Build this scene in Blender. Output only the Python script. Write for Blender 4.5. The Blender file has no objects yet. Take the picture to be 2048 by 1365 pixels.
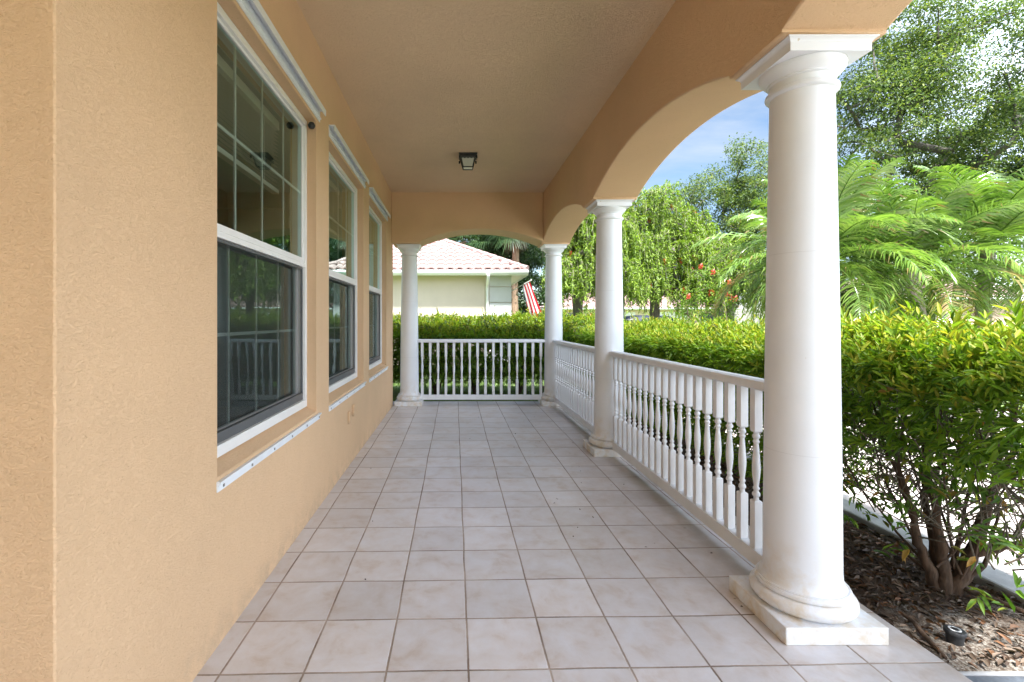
import bpy, math, random
import numpy as np
from mathutils import Vector, noise as mnoise

random.seed(7)
rng = np.random.default_rng(11)
scene = bpy.context.scene
COL = scene.collection
R = math.radians

# --------------------------------------------------------------------------
# mesh helpers
# --------------------------------------------------------------------------
class MB:
    """collects boxes, tubes and turned shapes and links them as ONE mesh object"""
    def __init__(self):
        self.v = []; self.f = []; self.m = []
    def face(self, pts, m=0):
        b = len(self.v); self.v += [tuple(p) for p in pts]
        self.f.append(tuple(range(b, b + len(pts)))); self.m.append(m)
    def box(self, x0, x1, y0, y1, z0, z1, m=0):
        b = len(self.v)
        self.v += [(x0,y0,z0),(x1,y0,z0),(x1,y1,z0),(x0,y1,z0),(x0,y0,z1),(x1,y0,z1),(x1,y1,z1),(x0,y1,z1)]
        for q in ((0,3,2,1),(4,5,6,7),(0,1,5,4),(1,2,6,5),(2,3,7,6),(3,0,4,7)):
            self.f.append(tuple(b+i for i in q)); self.m.append(m)
    def lathe(self, prof, cx=0, cy=0, n=48, m=0, caps=True):
        b = len(self.v)
        for (r, z) in prof:
            for k in range(n):
                a = 2*math.pi*k/n
                self.v.append((cx+r*math.cos(a), cy+r*math.sin(a), z))
        for i in range(len(prof)-1):
            for k in range(n):
                k2 = (k+1) % n
                self.f.append((b+i*n+k, b+i*n+k2, b+(i+1)*n+k2, b+(i+1)*n+k)); self.m.append(m)
        if caps:
            self.f.append(tuple(b+k for k in reversed(range(n)))); self.m.append(m)
            t = b+(len(prof)-1)*n
            self.f.append(tuple(t+k for k in range(n))); self.m.append(m)
    def tube(self, pts, rad, n=6, m=0, cap=True):
        pts = [Vector(p) for p in pts]
        if not hasattr(rad, '__len__'): rad = [rad]*len(pts)
        b = len(self.v)
        up = Vector((0.31, 0.17, 0.93))
        for i, p in enumerate(pts):
            d = (pts[min(i+1, len(pts)-1)] - pts[max(i-1, 0)])
            if d.length < 1e-9: d = Vector((0,0,1))
            d.normalize()
            a = d.cross(up)
            if a.length < 1e-3: a = d.cross(Vector((1,0,0)))
            a.normalize(); c = d.cross(a)
            for k in range(n):
                t = 2*math.pi*k/n
                q = p + (a*math.cos(t) + c*math.sin(t))*rad[i]
                self.v.append((q.x, q.y, q.z))
        for i in range(len(pts)-1):
            for k in range(n):
                k2 = (k+1) % n
                self.f.append((b+i*n+k, b+i*n+k2, b+(i+1)*n+k2, b+(i+1)*n+k)); self.m.append(m)
        if cap:
            self.f.append(tuple(b+k for k in reversed(range(n)))); self.m.append(m)
            t = b+(len(pts)-1)*n
            self.f.append(tuple(t+k for k in range(n))); self.m.append(m)
    def prism(self, poly, axis, a0, a1, m=0):
        """poly in the two other axes (in x,y,z order), extruded along axis"""
        def P(u, w, a):
            return {'x': (a, u, w), 'y': (u, a, w), 'z': (u, w, a)}[axis]
        n = len(poly); b = len(self.v)
        self.v += [P(u, w, a0) for u, w in poly] + [P(u, w, a1) for u, w in poly]
        self.f.append(tuple(b+i for i in range(n))); self.m.append(m)
        self.f.append(tuple(b+n+i for i in reversed(range(n)))); self.m.append(m)
        for i in range(n):
            j = (i+1) % n
            self.f.append((b+i, b+n+i, b+n+j, b+j)); self.m.append(m)
    def build(self, name, mat, parent=None, smooth=None, bevel=0, weld=False, segs=2, fix=True):
        me = bpy.data.meshes.new(name)
        me.from_pydata(self.v, [], self.f)
        mats = mat if isinstance(mat, (list, tuple)) else [mat]
        for x in mats: me.materials.append(x)
        if len(mats) > 1: me.polygons.foreach_set('material_index', self.m)
        if weld or fix:
            import bmesh
            bm = bmesh.new(); bm.from_mesh(me)
            if weld: bmesh.ops.remove_doubles(bm, verts=bm.verts, dist=1e-5)
            if fix: bmesh.ops.recalc_face_normals(bm, faces=bm.faces)
            bm.to_mesh(me); bm.free()
        if smooth:
            me.polygons.foreach_set('use_smooth', [True]*len(me.polygons))
            me.set_sharp_from_angle(angle=R(smooth))
        me.update()
        o = bpy.data.objects.new(name, me); COL.objects.link(o)
        if parent: o.parent = parent
        if bevel:
            md = o.modifiers.new('bevel', 'BEVEL'); md.width = bevel; md.segments = segs
            md.limit_method = 'ANGLE'; md.angle_limit = R(40); md.harden_normals = False
        return o

def np_mesh(name, V, F, mat, parent=None, smooth=False, mi=None):
    """V (n,3), F (m,k) with constant k"""
    me = bpy.data.meshes.new(name)
    V = np.asarray(V, dtype=np.float32); F = np.asarray(F, dtype=np.int32)
    me.vertices.add(len(V)); me.vertices.foreach_set('co', V.ravel())
    k = F.shape[1]
    me.loops.add(F.size); me.loops.foreach_set('vertex_index', F.ravel())
    me.polygons.add(len(F))
    me.polygons.foreach_set('loop_start', np.arange(0, F.size, k, dtype=np.int32))
    mats = mat if isinstance(mat, (list, tuple)) else [mat]
    for x in mats: me.materials.append(x)
    if mi is not None: me.polygons.foreach_set('material_index', np.asarray(mi, dtype=np.int32))
    if smooth: me.polygons.foreach_set('use_smooth', np.ones(len(F), dtype=bool))
    me.update(calc_edges=True); me.validate()
    o = bpy.data.objects.new(name, me); COL.objects.link(o)
    if parent: o.parent = parent
    return o

def tag(o, label=None, cat=None, group=None, kind=None):
    if label: o['label'] = label
    if cat: o['category'] = cat
    if group: o['group'] = group
    if kind: o['kind'] = kind
    return o

def empty(name, loc=(0,0,0), rz=0, label=None, cat=None, group=None):
    o = bpy.data.objects.new(name, None); COL.objects.link(o)
    o.location = loc; o.rotation_euler = (0,0,rz); o.empty_display_size = 0.1
    return tag(o, label, cat, group)

def copy_tree(o, parent=None):
    c = o.copy(); COL.objects.link(c)
    if parent: c.parent = parent
    for ch in list(o.children): copy_tree(ch, c)
    return c

def unit(a):
    return a/np.maximum(np.linalg.norm(a, axis=-1, keepdims=True), 1e-9)

def leaf_arrays(P, D, L, W, fold=0.25, droop=0.15, roll=None):
    """folded lance-shaped leaves: P base, D direction, L length, W width; two quads each"""
    n = len(P)
    D = unit(D)
    ref = np.tile(np.array([[0.0,0.0,1.0]]), (n,1)) + rng.normal(0, 0.35, (n,3))
    S = unit(np.cross(D, ref)); N = unit(np.cross(S, D))
    N = np.where(N[:, 2:3] < 0, -N, N)
    L = np.broadcast_to(np.asarray(L, dtype=float), (n,))[:,None]; W = np.broadcast_to(np.asarray(W, dtype=float), (n,))[:,None]
    h = fold*W
    v0 = P
    l1 = P + D*L*0.30 + S*W*0.50 + N*h
    l2 = P + D*L*0.68 + S*W*0.40 + N*(h*0.8) - N*L*droop*0.45
    tp = P + D*L - N*L*droop
    r2 = P + D*L*0.68 - S*W*0.40 + N*(h*0.8) - N*L*droop*0.45
    r1 = P + D*L*0.30 - S*W*0.50 + N*h
    V = np.stack([v0, l1, l2, tp, r2, r1], 1).reshape(-1, 3)
    b = (np.arange(n)*6)[:,None]
    F = np.concatenate([b+np.array([[0,1,2,3]]), b+np.array([[0,3,4,5]])], 1).reshape(-1, 4)
    return V, F

def leaves(name, P, D, L, W, mat, parent=None, fold=0.25, droop=0.15):
    V, F = leaf_arrays(np.asarray(P), np.asarray(D), L, W, fold, droop)
    return np_mesh(name, V, F, mat, parent)

def rdir(n):
    return unit(rng.normal(0, 1, (n,3)))

# --------------------------------------------------------------------------
# materials
# --------------------------------------------------------------------------
class NT:
    def __init__(self, name):
        self.mat = bpy.data.materials.new(name); self.mat.use_nodes = True
        self.t = self.mat.node_tree; self.t.nodes.clear()
        self.out = self.t.nodes.new('ShaderNodeOutputMaterial')
    def n(self, kind, **kw):
        nd = self.t.nodes.new('ShaderNode'+kind)
        for k, v in kw.items():
            if k.startswith('i_'):
                key = k[2:].replace('_', ' ')
                nd.inputs[key].default_value = v
            else: setattr(nd, k, v)
        return nd
    def l(self, a, b): self.t.links.new(a, b)
    def math(self, op, a, b=None, c=None):
        nd = self.n('Math', operation=op)
        for i, x in enumerate((a, b, c)):
            if x is None: continue
            if isinstance(x, (int, float)): nd.inputs[i].default_value = x
            else: self.l(x, nd.inputs[i])
        return nd.outputs[0]
    def ramp(self, fac, stops):
        nd = self.n('ValToRGB'); cr = nd.color_ramp
        while len(cr.elements) < len(stops): cr.elements.new(0.5)
        for e, (p, c) in zip(cr.elements, stops):
            e.position = p; e.color = (*c, 1) if len(c) == 3 else c
        self.l(fac, nd.inputs[0]); return nd.outputs[0]
    def noise(self, vec, scale, detail=4, rough=0.55, dist=0.0):
        nd = self.n('TexNoise'); nd.inputs['Scale'].default_value = scale
        nd.inputs['Detail'].default_value = detail; nd.inputs['Roughness'].default_value = rough
        nd.inputs['Distortion'].default_value = dist
        if vec is not None: self.l(vec, nd.inputs['Vector'])
        return nd
    def mix(self, fac, a, b, blend='MIX'):
        nd = self.n('Mix', data_type='RGBA', blend_type=blend)
        for s, x in ((nd.inputs[0], fac), (nd.inputs[6], a), (nd.inputs[7], b)):
            if isinstance(x, (int, float)): s.default_value = x
            elif isinstance(x, tuple): s.default_value = (*x, 1)
            else: self.l(x, s)
        return nd.outputs[2]
    def coord(self, which='Object'):
        return self.n('TexCoord').outputs[which]
    def principled(self, **kw):
        nd = self.n('BsdfPrincipled')
        for k, v in kw.items():
            s = nd.inputs[k.replace('_', ' ')]
            if isinstance(v, (int, float)): s.default_value = v
            elif isinstance(v, tuple): s.default_value = (*v, 1)
            else: self.l(v, s)
        self.l(nd.outputs[0], self.out.inputs[0]); return nd
    def bump(self, h, strength=0.3, dist=0.01, prev=None):
        nd = self.n('Bump'); nd.inputs['Strength'].default_value = strength; nd.inputs['Distance'].default_value = dist
        self.l(h, nd.inputs['Height'])
        if prev is not None: self.l(prev, nd.inputs['Normal'])
        return nd.outputs[0]

def simple(name, col, rough=0.5, var=0.12, scale=6, bump=0.0, bscale=60, **kw):
    t = NT(name); c = t.coord()
    nz = t.noise(c, scale, 5)
    lo = tuple(x*(1-var) for x in col); hi = tuple(min(1, x*(1+var)) for x in col)
    colr = t.ramp(nz.outputs['Fac'], [(0.3, lo), (0.7, hi)])
    p = t.principled(Base_Color=colr, Roughness=rough, **kw)
    if bump:
        t.l(t.bump(t.noise(c, bscale, 3).outputs['Fac'], bump, 0.01), p.inputs['Normal'])
    return t.mat

def stucco(name, col, strength=0.58, warm=0.06):
    t = NT(name); c = t.coord()
    big = t.noise(c, 0.9, 4); mid = t.noise(c, 7, 4)
    lo = tuple(x*0.92 for x in col); hi = tuple(min(1, x*1.06) for x in col)
    base = t.ramp(big.outputs['Fac'], [(0.3, lo), (0.7, hi)])
    base = t.mix(t.math('MULTIPLY', mid.outputs['Fac'], 0.22), base, tuple(x*0.86 for x in col))
    # skip-trowel texture: stretched, distorted noise gives short scratches and flats
    mp = t.n('Mapping'); mp.inputs['Scale'].default_value = (1.0, 1.0, 1.7); t.l(c, mp.inputs[0])
    n1 = t.noise(mp.outputs[0], 85, 4, 0.6, 1.3)
    n2 = t.noise(c, 260, 2, 0.6, 0.5)
    n3 = t.noise(c, 22, 3, 0.5, 0.4)
    h1 = t.ramp(n1.outputs['Fac'], [(0.34, (0,0,0)), (0.52, (0.8,0.8,0.8)), (0.75, (1,1,1))])
    h = t.math('ADD', t.math('MULTIPLY', h1, 0.8), t.math('MULTIPLY', n2.outputs['Fac'], 0.35))
    h = t.math('ADD', h, t.math('MULTIPLY', n3.outputs['Fac'], 0.35))
    sep = t.n('SeparateXYZ'); t.l(c, sep.inputs[0])
    low = t.math('MAXIMUM', t.math('SUBTRACT', 1.0, t.math('DIVIDE', sep.outputs[2], 0.22)), 0.0)
    spl = t.noise(c, 9, 6, 0.7)
    base = t.mix(t.math('MULTIPLY', t.math('MULTIPLY', low, low), t.ramp(spl.outputs['Fac'], [(0.40, (0,0,0)), (0.7, (0.7,0.7,0.7))])), base, (0.36, 0.27, 0.19))
    pits = t.ramp(n1.outputs['Fac'], [(0.29, (0.76,0.72,0.68)), (0.37, (1,1,1))])
    base = t.mix(1.0, base, pits, 'MULTIPLY')
    p = t.principled(Base_Color=base, Roughness=0.82)
    p.inputs['Specular IOR Level'].default_value = 0.25
    t.l(t.bump(h, strength, 0.006), p.inputs['Normal'])
    return t.mat

def leaf_mat(name, cols, rough=0.38, trans=0.35, spec=0.5, tcol=None):
    t = NT(name)
    g = t.n('NewGeometry')
    rnd = g.outputs['Random Per Island']
    st = [(i/(len(cols)-1) if len(cols) > 1 else 0, c) for i, c in enumerate(cols)]
    base = t.ramp(rnd, st)
    c = t.coord(); nz = t.noise(c, 1.3, 3)
    base = t.mix(t.math('MULTIPLY', nz.outputs['Fac'], 0.5), base, t.mix(1.0, base, (0.62, 0.74, 0.55), 'MULTIPLY'))
    p = t.n('BsdfPrincipled'); t.l(base, p.inputs['Base Color'])
    p.inputs['Roughness'].default_value = rough; p.inputs['Specular IOR Level'].default_value = spec
    tr = t.n('BsdfTranslucent')
    t.l(t.mix(1.0, base, (1.25, 1.35, 0.55), 'MULTIPLY'), tr.inputs['Color'])
    ms = t.n('MixShader'); ms.inputs[0].default_value = trans
    t.l(p.outputs[0], ms.inputs[1]); t.l(tr.outputs[0], ms.inputs[2]); t.l(ms.outputs[0], t.out.inputs[0])
    return t.mat

def bark(name, col, scale=9):
    t = NT(name); c = t.coord()
    mp = t.n('Mapping'); mp.inputs['Scale'].default_value = (1, 1, 0.25); t.l(c, mp.inputs[0])
    a = t.noise(mp.outputs[0], scale*3, 5, 0.65); b = t.noise(c, scale*0.6, 4)
    base = t.ramp(a.outputs['Fac'], [(0.3, tuple(x*0.45 for x in col)), (0.7, tuple(x*1.25 for x in col))])
    lich = t.ramp(b.outputs['Fac'], [(0.60, (0,0,0)), (0.72, (1,1,1))])
    base = t.mix(t.math('MULTIPLY', lich, 0.30), base, (0.26, 0.25, 0.20))
    p = t.principled(Base_Color=base, Roughness=0.9)
    t.l(t.bump(a.outputs['Fac'], 0.8, 0.02), p.inputs['Normal'])
    return t.mat

M = {}
M['stucco'] = stucco('tan stucco', (0.715, 0.490, 0.298))
M['ceiling'] = stucco('tan ceiling stucco', (0.76, 0.580, 0.385), 0.75)
def white_paint():
    t = NT('white painted column'); c = t.coord()
    nz = t.noise(c, 3.5, 5); st = t.noise(c, 11, 6, 0.65, 0.3)
    base = t.ramp(nz.outputs['Fac'], [(0.3, (0.735,0.755,0.785)), (0.7, (0.775,0.80,0.835))])
    # rain dirt: yellowish stain near the moulded base, broken by noise
    sep = t.n('SeparateXYZ'); t.l(c, sep.inputs[0])
    low = t.math('SUBTRACT', 1.0, t.math('DIVIDE', sep.outputs[2], 0.45))
    dirt = t.math('MULTIPLY', t.math('MAXIMUM', low, 0.0), t.ramp(st.outputs['Fac'], [(0.42, (0,0,0)), (0.72, (1,1,1))]))
    base = t.mix(t.math('MULTIPLY', dirt, 0.95), base, (0.60, 0.47, 0.28))
    for zj in (0.79, 1.71):   # faint joints between the moulded shaft sections
        j = t.math('LESS_THAN', t.math('ABSOLUTE', t.math('SUBTRACT', sep.outputs[2], zj)), 0.0016)
        base = t.mix(t.math('MULTIPLY', j, 0.25), base, (0.45, 0.45, 0.47))
    chip = t.noise(c, 17, 2, 0.5, 0.6)
    base = t.mix(t.ramp(chip.outputs['Fac'], [(0.78, (0,0,0)), (0.795, (0.8,0.8,0.8))]), base, (0.50, 0.42, 0.32))
    p = t.principled(Base_Color=base, Roughness=0.42)
    t.l(t.bump(t.noise(c, 90, 3).outputs['Fac'], 0.05, 0.004), p.inputs['Normal'])
    return t.mat
M['white'] = white_paint()
M['rail'] = simple('white railing paint', (0.765, 0.785, 0.81), 0.4, 0.04, 9, 0.04)
M['frame'] = simple('white vinyl frame', (0.78, 0.78, 0.77), 0.35, 0.03, 5)
M['track'] = simple('white aluminium track', (0.72, 0.76, 0.80), 0.35, 0.04, 12, metallic=0) if False else simple('white aluminium track', (0.74, 0.77, 0.80), 0.32, 0.05, 12)
M['screw'] = simple('dull screw', (0.30, 0.29, 0.28), 0.45, 0.1, 40, Metallic=0.8)
M['bronze'] = simple('dark grey screen frame', (0.10, 0.105, 0.11), 0.45, 0.1, 8)
M['black'] = simple('black painted metal', (0.012, 0.012, 0.013), 0.45, 0.2, 20)
M['blackplastic'] = simple('weathered black plastic', (0.022, 0.023, 0.025), 0.5, 0.4, 40)
M['greyring'] = simple('light grey ring', (0.55, 0.56, 0.57), 0.6, 0.2, 60)
M['frosted'] = simple('frosted lamp glass', (0.42, 0.41, 0.37), 0.25, 0.05, 10)
M['blind'] = simple('white blind slat', (0.72, 0.70, 0.64), 0.5, 0.04, 10)
M['room'] = simple('room paint', (0.34, 0.46, 0.42), 0.8, 0.06, 2)
M['roomfloor'] = simple('room carpet', (0.22, 0.17, 0.12), 0.9, 0.2, 20)

def floor_tiles():
    t = NT('ceramic porch tiles'); c = t.coord()
    sep = t.n('SeparateXYZ'); t.l(c, sep.inputs[0])
    wob = t.noise(c, 1.4, 2); wv = t.math('MULTIPLY', t.math('SUBTRACT', wob.outputs['Fac'], 0.5), 0.020)
    X, Y = sep.outputs[0], sep.outputs[1]
    u = t.math('DIVIDE', t.math('ADD', t.math('ADD', X, 0.927+0.3267*20), wv), 0.3267)
    v = t.math('DIVIDE', t.math('ADD', t.math('SUBTRACT', t.math('SUBTRACT', Y, t.math('MULTIPLY', X, 0.022)), 1.883-0.3267*20), wv), 0.3267)
    fu, fv = t.math('FRACT', u), t.math('FRACT', v)
    eu = t.math('MINIMUM', fu, t.math('SUBTRACT', 1.0, fu)); ev = t.math('MINIMUM', fv, t.math('SUBTRACT', 1.0, fv))
    e = t.math('MINIMUM', eu, ev)
    fine = t.noise(c, 55, 3)
    e2 = t.math('ADD', e, t.math('MULTIPLY', t.math('SUBTRACT', fine.outputs['Fac'], 0.5), 0.010))
    tile = t.ramp(e2, [(0.0090, (0,0,0)), (0.0165, (1,1,1))])
    comb = t.n('CombineXYZ'); t.l(t.math('FLOOR', u), comb.inputs[0]); t.l(t.math('FLOOR', v), comb.inputs[1])
    wn = t.n('TexWhiteNoise', noise_dimensions='3D'); t.l(comb.outputs[0], wn.inputs['Vector'])
    # mottled glaze, shifted per tile so the marbling breaks at each joint
    sh = t.n('VectorMath', operation='MULTIPLY_ADD'); t.l(wn.outputs['Color'], sh.inputs[0]); sh.inputs[1].default_value = (9,9,9); t.l(c, sh.inputs[2])
    m1 = t.noise(sh.outputs[0], 7, 6, 0.64, 0.35); m2 = t.noise(sh.outputs[0], 2.4, 3)
    col = t.ramp(m1.outputs['Fac'], [(0.30, (0.51,0.430,0.375)), (0.46, (0.60,0.565,0.555)), (0.68, (0.66,0.66,0.69))])
    col = t.mix(t.math('MULTIPLY', m2.outputs['Fac'], 0.35), col, (0.52, 0.475, 0.455))
    tone = t.math('ADD', 0.90, t.math('MULTIPLY', wn.outputs['Value'], 0.16))
    cm = t.n('CombineXYZ'); [t.l(tone, cm.inputs[i]) for i in range(3)]
    col = t.mix(1.0, col, cm.outputs[0], 'MULTIPLY')
    gn = t.noise(c, 3.0, 4)
    grout = t.ramp(gn.outputs['Fac'], [(0.34, (0.16,0.115,0.085)), (0.66, (0.42,0.35,0.295))])
    dirt = t.noise(c, 1.7, 6, 0.7)
    # grime gathers by the railing side of the floor
    side = t.math('MAXIMUM', t.math('SUBTRACT', X, 0.75), 0.0)
    dm = t.math('MULTIPLY', t.ramp(dirt.outputs['Fac'], [(0.40, (0,0,0)), (0.75, (1,1,1))]), t.math('ADD', 0.12, t.math('MULTIPLY', side, 0.55)))
    col = t.mix(dm, col, (0.23, 0.18, 0.14))
    base = t.mix(tile, grout, col)
    rough = t.math('ADD', 0.22, t.math('ADD', t.math('MULTIPLY', t.math('SUBTRACT', 1.0, tile), 0.5), t.math('MULTIPLY', m1.outputs['Fac'], 0.22)))
    p = t.principled(Base_Color=base, Roughness=rough)
    h = t.math('ADD', tile, t.math('MULTIPLY', m1.outputs['Fac'], 0.12))
    t.l(t.bump(h, 0.55, 0.004), p.inputs['Normal'])
    return t.mat
M['tiles'] = floor_tiles()

def glass(name, tint=(0.74,0.83,0.77), boost=2.1):
    t = NT(name)
    tr = t.n('BsdfTransparent'); tr.inputs[0].default_value = (*tint, 1)
    gl = t.n('BsdfGlossy'); gl.inputs['Roughness'].default_value = 0.0; gl.inputs[0].default_value = (0.75,1.0,0.95,1)
    c = t.coord(); nz = t.noise(c, 1.6, 2)
    bp = t.bump(nz.outputs['Fac'], 0.08, 0.02); t.l(bp, gl.inputs['Normal'])
    fr = t.n('Fresnel'); fr.inputs[0].default_value = 1.5
    ms = t.n('MixShader'); t.l(t.math('MINIMUM', t.math('MULTIPLY', fr.outputs[0], boost), 1.0), ms.inputs[0])
    t.l(tr.outputs[0], ms.inputs[1]); t.l(gl.outputs[0], ms.inputs[2]); t.l(ms.outputs[0], t.out.inputs[0])
    return t.mat
M['glass'] = glass('window glass')
def screen():
    t = NT('insect screen mesh')
    tr = t.n('BsdfTransparent'); df = t.n('BsdfPrincipled')
    df.inputs['Base Color'].default_value = (0.028,0.030,0.031,1); df.inputs['Roughness'].default_value = 0.6
    ms = t.n('MixShader'); ms.inputs[0].default_value = 0.42
    t.l(tr.outputs[0], ms.inputs[1]); t.l(df.outputs[0], ms.inputs[2]); t.l(ms.outputs[0], t.out.inputs[0])
    return t.mat
M['screen'] = screen()

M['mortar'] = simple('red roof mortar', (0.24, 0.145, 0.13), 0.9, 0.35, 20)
M['cream'] = simple('cream wall paint', (0.62, 0.525, 0.44), 0.8, 0.04, 2, 0.1, 60)
M['quoin'] = simple('white quoin blocks', (0.58, 0.58, 0.575), 0.7, 0.05, 3)
M['gutter'] = simple('white gutter', (0.80, 0.80, 0.79), 0.35, 0.03, 3)
M['rooftile'] = simple('pale pink roof tile', (0.34, 0.235, 0.22), 0.75, 0.30, 5, 0.2, 30)
M['housebeige'] = simple('beige house paint', (0.62, 0.50, 0.36), 0.8, 0.05, 2)
M['housepink'] = simple('salmon house paint', (0.62, 0.42, 0.34), 0.8, 0.05, 2)
M['darkwin'] = simple('dark far window', (0.05, 0.06, 0.07), 0.08, 0.1, 3)
M['garage'] = simple('white garage door', (0.74, 0.73, 0.70), 0.6, 0.03, 2)
M['hedge'] = leaf_mat('hedge leaf', [(0.061,0.128,0.016), (0.115,0.216,0.024), (0.169,0.290,0.030), (0.209,0.338,0.035), (0.297,0.378,0.041)], 0.42, 0.44, 0.35)
M['shoot'] = leaf_mat('young hedge leaf', [(0.076,0.151,0.017), (0.140,0.238,0.024), (0.205,0.302,0.030), (0.259,0.335,0.037), (0.324,0.346,0.041), (0.389,0.335,0.049)], 0.45, 0.46, 0.3)
M['oldleaf'] = leaf_mat('hedge yellowing leaf', [(0.20,0.19,0.03), (0.32,0.16,0.03), (0.10,0.13,0.02)], 0.45, 0.3)
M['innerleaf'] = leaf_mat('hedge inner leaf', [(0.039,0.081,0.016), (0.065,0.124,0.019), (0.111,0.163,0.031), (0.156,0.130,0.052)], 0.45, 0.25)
M['bottle'] = leaf_mat('bottlebrush leaf', [(0.110,0.182,0.026), (0.165,0.259,0.035), (0.220,0.319,0.040), (0.275,0.363,0.048)], 0.5, 0.4)
M['oak'] = leaf_mat('oak leaf', [(0.055,0.095,0.042), (0.085,0.132,0.056), (0.115,0.165,0.070), (0.145,0.195,0.078), (0.28,0.32,0.07)], 0.5, 0.36, 0.28)
M['darkoak'] = leaf_mat('dark tree leaf', [(0.024,0.055,0.020), (0.040,0.078,0.028), (0.058,0.10,0.034)], 0.4, 0.25)
M['palm'] = leaf_mat('palm leaflet', [(0.104,0.189,0.044), (0.146,0.244,0.056), (0.183,0.287,0.068), (0.238,0.323,0.085)], 0.24, 0.36, 0.8)
M['palmdry'] = leaf_mat('dry palm leaflet', [(0.26,0.22,0.07), (0.28,0.16,0.08), (0.17,0.21,0.05), (0.20,0.12,0.07)], 0.5, 0.3)
M['deadfrond'] = leaf_mat('dead fan frond', [(0.22,0.17,0.12), (0.30,0.24,0.18), (0.16,0.12,0.09)], 0.7, 0.15)
M['bush'] = leaf_mat('round bush leaf', [(0.066,0.138,0.022), (0.102,0.198,0.029), (0.144,0.264,0.036), (0.240,0.264,0.048)], 0.45, 0.42, 0.3)
M['flower'] = leaf_mat('red flower', [(0.60,0.04,0.03), (0.75,0.10,0.06), (0.65,0.05,0.08)], 0.6, 0.3)
M['pinkflower'] = leaf_mat('coral pink flower', [(0.75,0.14,0.14), (0.80,0.24,0.22)], 0.6, 0.3)
M['bark'] = bark('shrub bark', (0.078, 0.044, 0.024))
M['barkgrey'] = bark('grey bark', (0.15, 0.135, 0.118))
M['palmbark'] = bark('palm trunk', (0.25, 0.22, 0.19), 5)
M['twig'] = simple('thin twig', (0.10, 0.08, 0.055), 0.8, 0.3, 10)
M['paletwig'] = simple('pale weeping twig', (0.24, 0.22, 0.15), 0.8, 0.3, 10)
M['litter'] = leaf_mat('dead leaf litter', [(0.040,0.022,0.014), (0.075,0.042,0.026), (0.055,0.033,0.022), (0.12,0.075,0.052), (0.20,0.145,0.115), (0.07,0.04,0.025), (0.20,0.085,0.035), (0.05,0.03,0.02)], 0.7, 0.08)
M['debris'] = leaf_mat('dark crumbs', [(0.05,0.035,0.025), (0.12,0.07,0.03), (0.03,0.03,0.03)], 0.8, 0.0)
M['grassblade'] = leaf_mat('grass blade', [(0.07,0.15,0.02), (0.11,0.20,0.028), (0.15,0.23,0.04)], 0.5, 0.35)

def soil():
    t = NT('mulch and sandy soil'); c = t.coord()
    sep = t.n('SeparateXYZ'); t.l(c, sep.inputs[0])
    a = t.noise(c, 60, 6, 0.7); b = t.noise(c, 3, 5, 0.6); g = t.n('TexVoronoi'); g.inputs['Scale'].default_value = 130; t.l(c, g.inputs[0])
    brown = t.ramp(a.outputs['Fac'], [(0.3, (0.028,0.017,0.010)), (0.7, (0.11,0.068,0.042))])
    sand = t.ramp(g.outputs['Color'], [(0.2, (0.13,0.115,0.10)), (0.6, (0.30,0.27,0.23)), (0.95, (0.50,0.47,0.42))])
    sand = t.mix(t.ramp(a.outputs['Fac'], [(0.40, (1,1,1)), (0.6, (0,0,0))]), sand, (0.09,0.06,0.04))
    nearer = t.math('SUBTRACT', 2.62, sep.outputs[1])
    f = t.math('ADD', t.math('MULTIPLY', nearer, 1.6), t.math('MULTIPLY', t.math('SUBTRACT', b.outputs['Fac'], 0.5), 3.0))
    base = t.mix(t.ramp(f, [(0.0, (0,0,0)), (0.5, (1,1,1))]), brown, sand)
    p = t.principled(Base_Color=base, Roughness=0.95)
    t.l(t.bump(a.outputs['Fac'], 0.9, 0.02), p.inputs['Normal'])
    return t.mat
M['soil'] = soil()
def pavers():
    t = NT('pink concrete pavers'); c = t.coord()
    br = t.n('TexBrick'); br.inputs['Scale'].default_value = 1.0; br.inputs['Brick Width'].default_value = 0.22; br.inputs['Row Height'].default_value = 0.11
    br.inputs['Mortar Size'].default_value = 0.004; br.inputs['Color1'].default_value = (0.48,0.40,0.37,1); br.inputs['Color2'].default_value = (0.56,0.51,0.49,1)
    br.inputs['Mortar'].default_value = (0.28,0.24,0.21,1); t.l(c, br.inputs['Vector'])
    nz = t.noise(c, 5, 5)
    base = t.mix(t.math('MULTIPLY', nz.outputs['Fac'], 0.5), br.outputs['Color'], (0.42,0.37,0.35))
    t.principled(Base_Color=base, Roughness=0.8)
    return t.mat
M['pavers'] = pavers()
M['concrete'] = simple('pale concrete', (0.34, 0.34, 0.345), 0.85, 0.14, 7, 0.3, 80)
M['asphalt'] = simple('asphalt', (0.12, 0.12, 0.12), 0.9, 0.2, 10, 0.3, 100)
M['pathstone'] = simple('blue grey path stone', (0.10, 0.115, 0.14), 0.5, 0.35, 14, 0.3, 50)
M['lawn'] = simple('lawn soil and grass', (0.105, 0.155, 0.045), 0.9, 0.35, 3, 0.5, 50)
M['carpaint'] = simple('dark blue car paint', (0.008, 0.013, 0.032), 0.25, 0.1, 2)
M['carglass'] = simple('dark car glass', (0.01, 0.012, 0.014), 0.05, 0.1, 2)
M['rubber'] = simple('tyre rubber', (0.02, 0.02, 0.02), 0.8, 0.2, 10)
M['rim'] = simple('alloy rim', (0.45, 0.46, 0.47), 0.3, 0.05, 5, Metallic=0.9)
M['lamp'] = simple('clear lamp lens', (0.75, 0.76, 0.78), 0.1, 0.05, 5)
M['pole'] = simple('white flag pole', (0.70, 0.68, 0.66), 0.4, 0.05, 5)
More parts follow.
